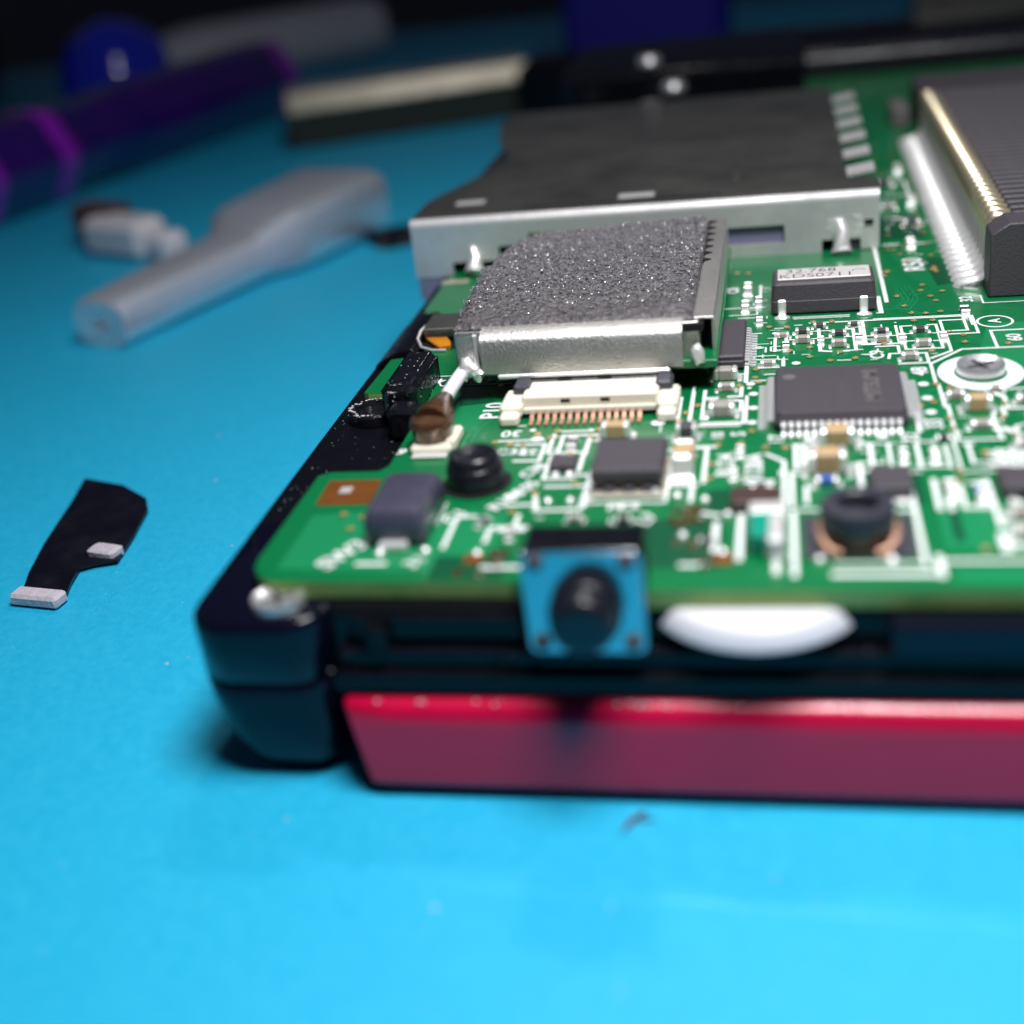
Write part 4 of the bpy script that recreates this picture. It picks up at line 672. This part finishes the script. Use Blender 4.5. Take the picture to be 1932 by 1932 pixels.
g = B(); g.box(-30.5, 5.1, 110.6, 159.5, .1, 4.7); obj('inner_block', g, 'hole', cs)
g = B(); g.box(-5.2, -.3, 109.8, 110.5, .3, 2.9); obj('window_block', g, 'lilac_plastic', cs)
g = B(); g.box(-22.3, -18.3, 109.75, 110.4, 2.2, 3.4, .1); obj('contact', g, 'gold', cs)
g = B(); g.box(-33.0, -30.7, 109.4, 113, -2.3, -.25, .1); obj('corner_foot', g, 'lilac_plastic', cs)
g = B(); g.box(5.0, 7.5, 109.7, 112, -.02, .95, .1); obj('corner_foot', g, 'dark_plastic', cs)
g = B(); g.box(6.4, 7.1, 109.2, 109.4, 2.2, 2.6); obj('notch', g, 'hole', cs)
for x, y, z, h in ((4.5, 108.95, .0, 1.9), (-27.4, 108.9, .3, 1.3)):
    g = B(); g.tube([(x, y - .5, z), (x, y - .1, z + .5), (x, y + .15, z + h), (x - .1, y + .35, z + h + .8)], [.95, .75, .6, .3], 12); g.blob((x, y - .2, z + .1), .8, x, .3, 14, (1.1, .8, .5)); obj('solder_foot', g, 'solder', cs, smooth=60)
g = B()
for k in range(9): g.blob((random.uniform(2.8, 6.2), 109.33, random.uniform(1.4, 3.0)), random.uniform(.12, .34), k, .8, 8, (1.6, .12, 1.0))
obj('solder_smear_glare', g, 'solder', cs, kind='stuff')  # smeared solder by the foot, its pale lumps painting the wall's glare
g = B(); g.box(-30.0, -27.6, 106.2, 107.2, .02, .1); obj('tin_pad', g, 'brass', pcb)

# ---------------------------------------------------------------- game pak connector on the right
gc = part('cartridge_connector', pcb, (27, 128, H)); gc['label'] = 'ribbed black cartridge connector with rows of pins'
g = B(); g.box(14.9, 40, 95.3, 166, .1, 4.5, .1); obj('housing', g, 'chip', gc)
g = B(); g.rings([[(x, y, z) for x, z in ((14.4, .05), (40.2, .05), (40.2, 5.5), (15.6, 5.5), (14.4, 4.7))] for y in (95.0, 98.0)]); obj('end_block', g, 'chip', gc, bevel=.12)
rib = mesh(G().box(0, 23.5, -.36, .36, -.3, .78, .14), 'rib', 'chip')
NP = 34; py = lambda k: 99.2 + k * 1.56
copies('rib', rib, [(16.4, py(k) + .2, 4.45, 0) for k in range(NP)], gc)
def fold(prof, hw, n=7):
    """a strip of given side profile with a rounded crown across its width"""
    m_ = len(prof) // 2; up = prof[:m_]; rs = []
    for i_ in range(n):
        a = math.pi * i_ / (n - 1); yy = -hw * math.cos(a); d = hw * .75 * (math.sin(a) - 1)
        rs.append([(x + nx * d, yy, z + nz * d) for (x, z), (nx, nz) in prof])
    return rs
q = G(); pf = [((-.55, -1.2), (-1, 0)), ((-.62, .1), (-1, .1)), ((-.5, .55), (-.8, .6)), ((-.15, .85), (-.3, 1)), ((.35, .92), (0, 1)), ((.9, .75), (.3, 1)), ((1.35, .45), (.4, 1))]
rs = fold(pf, .5); q.rings([r_ for r_ in rs], False, False, False); cm_ = mesh(q, 'contact', 'contact', 60); copies('contact', cm_, [(15.15, py(k), 4.5, 0) for k in range(NP)], gc)
q = G(); q.box(-.16, .02, -.3, .3, 0, 3.4); cf = mesh(q, 'contact_stem', 'tin'); copies('contact_stem', cf, [(14.8, py(k), .4, 0) for k in range(NP)], gc)
q = G(); pf = [((.1, 1.7), (-1, 0)), ((-.25, 1.45), (-.7, .6)), ((-.65, 1.0), (-.5, 1)), ((-1.1, .8), (0, 1)), ((-2.1, .62), (-.1, 1)), ((-2.4, .3), (-1, .6)), ((-2.5, .02), (-1, 0))]
rs = fold(pf, .54); q.rings(rs, False, False, False); so = mesh(q, 'pin', 'solder', 60); copies('pin', so, [(14.75, py(k) - 1.2, .02, 0) for k in range(NP)], gc)
g = B(); g.box(12.2, 14.2, 158, 165, .05, 2.2, .2); obj('side_clip', g, 'chip_mark', gc)

# ---------------------------------------------------------------- wireless module with foam pad
wm = thing('wireless_module', 'shielded wireless module with dark grey foam pad, in front of the steel cage', 'circuit module', (-13.5, 90, H + 1.6))
g = B(); g.box(-22.0, -4.55, 78.9, 105, 1.65, 2.2, .04); obj('module_board', g, 'pcb', wm)
g = B(); g.prism([(-22.2, 79.6), (-5.7, 79.6), (-5.7, 103.4), (-17, 102.2), (-20, 100), (-22.3, 95)], 2.2, 4.62); obj('shield_can', g, 'can', wm, bevel=.12)
g = B(); g.rings([[(x, y, z) for y, z in ((80.1, 4.82), (79.3, 4.78), (78.75, 4.58), (78.45, 4.2), (78.4, 2.0), (78.65, 2.0), (78.7, 4.1), (79.0, 4.4), (80.1, 4.5))] for x in (-20.2, -6.75)]); obj('front_skirt', g, 'can', wm, smooth=40)
g = B(); g.box(-19.2, -7.6, 78.3, 78.95, 1.6, 1.98, .12); obj('solder_bead', g, 'solder', wm)
g = B(); g.box(-6.0, -4.75, 80.2, 104.8, 4.55, 4.72, .03); g.box(-4.95, -4.7, 80.6, 104.8, 2.0, 4.55, .05); obj('side_flange', g, 'can', wm)
for k in range(7):
    y = 92.6 + k * 1.75; g = B(); g.prism([(-6.1, y), (-5.5, y + .45), (-6.1, y + .9)], 4.73, 4.80); obj('flange_hole', g, 'hole', wm)
g = B(); g.blob((-21.2, 78.9, 2.3), .75, 9, .5, 14, (1.1, .8, .9)); g.blob((-20.6, 78.7, 2.0), .5, 3, .6); g.blob((-21.7, 78.6, 1.9), .45, 6, .6); obj('solder_joint', g, 'solder', wm, smooth=60)
g = B(); g.box(-20.75, -20.4, 78.75, 79.1, 2.2, 4.7, .08); obj('can_leg', g, 'tin', wm)
g = B(); g.blob((-5.8, 79.0, 2.5), .6, 5, .4, 12, (.8, .6, 1.3)); obj('solder_joint', g, 'solder', wm, smooth=60)
g = B(); g.box(-6.7, -5.4, 79.2, 79.9, 4.1, 4.55); obj('corner_gap', g, 'hole', wm)
# foam: uneven open-cell surface
g = B(); nx, ny = 190, 250; fx0, fx1, fy0, fy1 = -22.5, -6.1, 79.9, 103.2; vs = []
for j in range(ny + 1):
    for i_ in range(nx + 1):
        u, t = i_ / nx, j / ny; y = fy0 + (fy1 - 2.2 * (1 - u) ** 1.5 - fy0) * t
        xa = fx0 + .9 * max(0, .25 - t) - .3 * t + 2.4 * max(0, t - .55) ** 1.5 / .3; x = xa + (fx1 - xa) * u
        e = min(u, 1 - u) * 16; e2 = min(t, 1 - t) * 25; ed = min(1, min(e, e2) / .6)
        n1 = noise.noise((x * 2.6, y * 2.6, 1)); n2 = noise.noise((x * 6.5, y * 6.5, 5)); n3 = noise.noise((x * 14, y * 14, 9))
        amp = .45 + .55 * min(1, t * 2.2)
        z = 4.66 + (.28 + .25 * min(1, t * 3)) * ed ** .5 + amp * (.20 * n1 + .26 * abs(n2) + .10 * n3)
        vs.append((x + .05 * n2, y + .05 * n3, z))
g.add(vs, [(j * (nx + 1) + i_, j * (nx + 1) + i_ + 1, (j + 1) * (nx + 1) + i_ + 1, (j + 1) * (nx + 1) + i_) for j in range(ny) for i_ in range(nx)])
fo = obj('foam_pad', g, 'foam', wm, smooth=180)
fo['label'] = 'dark grey glittering foam pad'
g = B()
for k in range(5800):                     # open cell rims, coloured paler than the foam as painted glints
    t = random.random() ** .45; ur = random.random(); xa = fx0 + .9 * max(0, .25 - t) - .3 * t + 2.4 * max(0, t - .55) ** 1.5 / .3; x = xa + .1 + (fx1 - .25 - xa) * ur; y = fy0 + .2 + (fy1 - 2.2 * (1 - ur) ** 1.5 - fy0 - .3) * t; r = random.uniform(.08, .2); a0 = random.uniform(0, 6.3); tl = random.uniform(-.9, .9)
    z = 4.72 + (.28 + .25 * min(1, t * 3)) + random.uniform(.02, .12) ; p = []
    for q_ in range(5):
        a = a0 + q_ * .75; p.append((x + r * math.cos(a), y + r * math.sin(a), z + r * tl * math.sin(a) + .02))
    g.tube(p, random.uniform(.022, .045), 5)
obj('foam_strand', g, 'foam_glint', fo, kind='stuff', smooth=60)
# bracket and amber flex left of the module
g = B(); g.box(-27.6, -21.9, 90.4, 94.0, 1.15, 1.35, .05); obj('ground_bracket', g, 'tin_top', wm)
g = B(); g.tube([(-27.6, 91.9, 1.15), (-28.0, 91.3, .9), (-28.1, 90.5, .55), (-27.6, 89.5, .2), (-26.6, 89.0, .1), (-25.5, 88.9, .1)], .12, 8); obj('bracket_edge', g, 'tin', wm, smooth=60)
fl = thing('flex_cable', 'curled amber flex cable showing beside the shielded module', 'flex cable', (-26.6, 91, H))
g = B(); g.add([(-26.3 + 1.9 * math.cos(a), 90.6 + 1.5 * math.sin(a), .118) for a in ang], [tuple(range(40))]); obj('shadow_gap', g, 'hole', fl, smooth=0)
for k in range(6):
    o_ = k * .36; g = B(); g.tube([(-27.9 + o_ * .5, 92.2 - o_ * .1, .35), (-27.4 + o_ * .75, 90.9, .42), (-26.6 + o_ * .6, 89.9, .34), (-25.9 + o_ * .3, 89.2, .2)], .19, 8); obj('strand', g, 'flex', fl, smooth=60)

# ---------------------------------------------------------------- loose things on the mat
def pt_mm(x, y): return (x, y)
tp = thing('tape_scrap', 'black scrap of tape with two white foam strips, left of the console', 'tape', (-53, 79, 0))
outl = [(-59.6, 90.0), (-55.5, 88.9), (-52.3, 86.6), (-51.2, 84.6), (-50.3, 80.0), (-49.7, 76.1), (-51.4, 75.6), (-52.3, 75.0), (-51.9, 73.0), (-51.3, 70.9), (-55.1, 71.6), (-56.3, 74.5), (-57.4, 78.8), (-58.3, 82.6), (-59.0, 86.2)]
g = G()
def lift(x, y): return .12 + .22 * max(0, noise.noise((x * .25, y * .25, 3)) + .3) + .3 * max(0, (y - 84) / 6) ** 2
g.rings([[(x, y, lift(x, y) + dz) for x, y in outl] for dz in (0, .22)]); obj('tape_sheet', g, 'tape', tp, smooth=40)
g = G(); g.x = Matrix.Translation((-53.2, 70.6, 0)) @ Matrix.Rotation(math.radians(-9), 4, 'Z'); g.box(-2.1, 2.1, -.75, .75, .05, 1.0, .22); obj('foam_strip', g, 'foam_white', tp)
g = G(); g.x = Matrix.Translation((-51.2, 77.2, 0)) @ Matrix.Rotation(math.radians(-14), 4, 'Z'); g.rings([[(x, y, z) for x, y in rrect(-1.3 + a, 1.3 - a, -.75 + a, .75 - a, .35)] for a, z in ((0, .3), (0, .85), (.2, 1.0))]); obj('foam_strip', g, 'foam_white', tp)
# frosted sleeve: hollow, narrow neck widening to an open mouth
def sleeve_ring(c, d, wd, ht, z0, n=28, e=.62):
    px, py_ = -d[1], d[0]; r = []
    for i_ in range(n):
        a = 2 * math.pi * i_ / n; ca, sa = math.cos(a), math.sin(a)
        u = math.copysign(abs(ca) ** e, ca) * wd / 2; z = z0 + ht / 2 + math.copysign(abs(sa) ** e, sa) * ht / 2
        r.append((c[0] - px * u, c[1] - py_ * u, z))
    return r
A = Vector((-76.6, 127.0)); Bv = Vector((-61.8, 173)); dr = (Bv - A).normalized(); ln = (Bv - A).length
secs = [(0, 7.8, 5.2), (.02, 8.2, 5.6), (.20, 8.8, 5.9), (.50, 9.8, 6.2), (.53, 10.6, 6.5), (.60, 14.2, 7.8), (.64, 15.0, 8.3), (.80, 15.6, 8.6), (.98, 16.4, 8.9), (1, 16.2, 8.7)]
g = G(); outer = [sleeve_ring(A + dr * ln * t, dr, wd, ht, .02, 28, .62 if t < .55 else .42) for t, wd, ht in secs]; inner = [sleeve_ring(A + dr * ln * (t if t else .001), dr, (wd - 1.1) * (1 if t > .1 else .3), (ht - 1.1) * (1 if t > .1 else .3), .57 if t > .1 else 2.0) for t, wd, ht in secs][::-1]
g.rings(outer + inner + [outer[0]], False, False); sl = obj('plastic_sleeve', g, 'sleeve', smooth=60); tag(sl, 'frosted translucent plastic sleeve lying on the blue mat', 'sleeve')
wc = thing('plug_housing', 'small white plug housing with brown contacts behind the frosted sleeve', 'connector', (-95, 170, 0))
g = G(); g.x = Matrix.Translation((-91.5, 167, 0)) @ Matrix.Rotation(math.radians(-26), 4, 'Z'); g.box(-8.5, 4.5, -3, 3, .05, 5.4, 1.0); g.box(4.5, 9.5, -2.2, 2.2, .05, 3.8, .8); obj('housing', g, 'white', wc)
g = G(); g.x = Matrix.Translation((-99.5, 173.5, 0)) @ Matrix.Rotation(math.radians(-26), 4, 'Z')
for k in range(5): g.box(-5 + k * 2.0, -3.8 + k * 2.0, -2, 2.6, 1.5, 6.2, .3)
obj('contact', g, 'resin_brown', wc)
# screwdriver-like tool with indigo handle; violet rings paint in its glints
tl_ = thing('hand_tool', 'dark indigo tool handle with painted violet glints in the blurred background', 'tool', (-115, 245, 0))
ta, tb = Vector((-137, 170, 8)), Vector((-113.5, 286, 8)); td = (tb - ta).normalized()
def along(t): return ta + (tb - ta) * t
def flute(t, r, n=24):
    a_ = td.cross(Vector((0, 0, 1))).normalized(); b_ = td.cross(a_); return [along(t) + (a_ * math.cos(2 * math.pi * k / n) + b_ * math.sin(2 * math.pi * k / n)) * r * (1 + .06 * math.cos(12 * math.pi * k / n)) for k in range(n)]
g = G(); g.rings([flute(t, r) for t, r in ((-.1, 7), (0, 8), (.35, 8), (.4, 7.2), (.45, 7), (.5, 8), (.92, 8.4), (.98, 7.4), (1.0, 5))]); obj('handle', g, 'indigo', tl_, smooth=50)
for t0, t1, r in ((.17, .19, 8.3), (.31, .345, 8.3), (.95, .985, 8.3)):
    g = G(); g.rings([flute(t, r * q_) for t, q_ in ((t0, .97), (t0 + .01, 1), (t1 - .01, 1), (t1, .97))]); obj('glint_ring', g, 'violet', tl_, smooth=50)
g = G(); g.blob((-148, 280, 12), 13, 4, .15, 18, (1, 1, .9)); obj('handle_knob', g, 'blue_glass', tl_, smooth=60)
# other blurred things
o = obj('metal_strip', None, None) if False else None
g = G(); g.x = Matrix.Translation((-73, 252, 0)) @ Matrix.Rotation(math.radians(20), 4, 'Z'); g.box(-24, 24, -7, 7, .05, 6.6, .5); ms = thing('metal_strip', 'brass topped metal strip on the mat behind the cage', 'metal strip', (-73, 252, 0)); obj('side', g, 'olive', ms)
g = G(); g.x = Matrix.Translation((-73, 252, 0)) @ Matrix.Rotation(math.radians(20), 4, 'Z'); g.rings([[(x, y, z) for y, z in ((-6.9, 6.62), (-6.9, 7.0), (-4.4, 10.0), (6.5, 10.0), (6.5, 6.62))] for x in (-23, 24)]); obj('top_plate', g, 'brass', ms)
g = G(); g.tube([(-163, 337, 8), (-156, 341, 8), (-119, 372, 8), (-114, 376, 8)], [6.5, 8, 8, 7], 20); o = obj('marker_pen', g, 'white', smooth=60); tag(o, 'pale blurred pen lying far back on the mat', 'pen')
g = G(); g.x = Matrix.Translation((-245, 330, 0)) @ Matrix.Rotation(math.radians(28), 4, 'Z'); g.box(-60, 28, -80, 60, .05, 46, 3); o = obj('black_case', g, 'black'); tag(o, 'black case at the far left edge behind the tool', 'case')
g = G(); g.box(-47, -12, 292, 330, .05, 32, 2); o = obj('navy_box', g, 'navy_box'); tag(o, 'dark blue box far behind the console', 'box')
g = G(); g.box(25, 110, 282, 288, .05, 31, 1.0); o = obj('grey_bar', g, 'tin_top'); tag(o, 'grey metal bar at the top right edge', 'bar')
g = G(); g.box(-50, 140, 248, 263, .05, 10.6, 2); o = obj('black_tray', g, 'black'); tag(o, 'glossy black tray directly behind the console', 'tray')
for k, (x, y, z) in enumerate(((-17.5, 178, 6.9), (-14.0, 172.5, 4.2), (-17, 171, 2.2), (-26.5, 170, 2))):
    g = B(); g.lathe([(1.6, z), (1.6, z + .6), (1.2, z + 1.1), (.02, z + 1.2)], (x, y, 0), 20); obj('hinge_pin', g, 'steel', con, smooth=50)
g = G(); g.blob((-51, 165, .5), 3.4, 2, .5, 14, (1.5, 1.0, .4)); o = obj('rubber_crumb', g, 'tape', smooth=60); tag(o, 'small dark crumb between the sleeve and the cage', 'crumb')
g = G(); g.tube([(-7.5, 50.2, .12), (-8.2, 49.3, .15), (-8.5, 48.6, .12)], [.09, .14, .05], 8); g.tube([(-8.2, 49.5, .1), (-7.0, 49.6, .1)], .06, 6); o = obj('lint_thread', g, 'lint', smooth=60); tag(o, 'tiny dark lint thread in front of the red lid', 'lint')
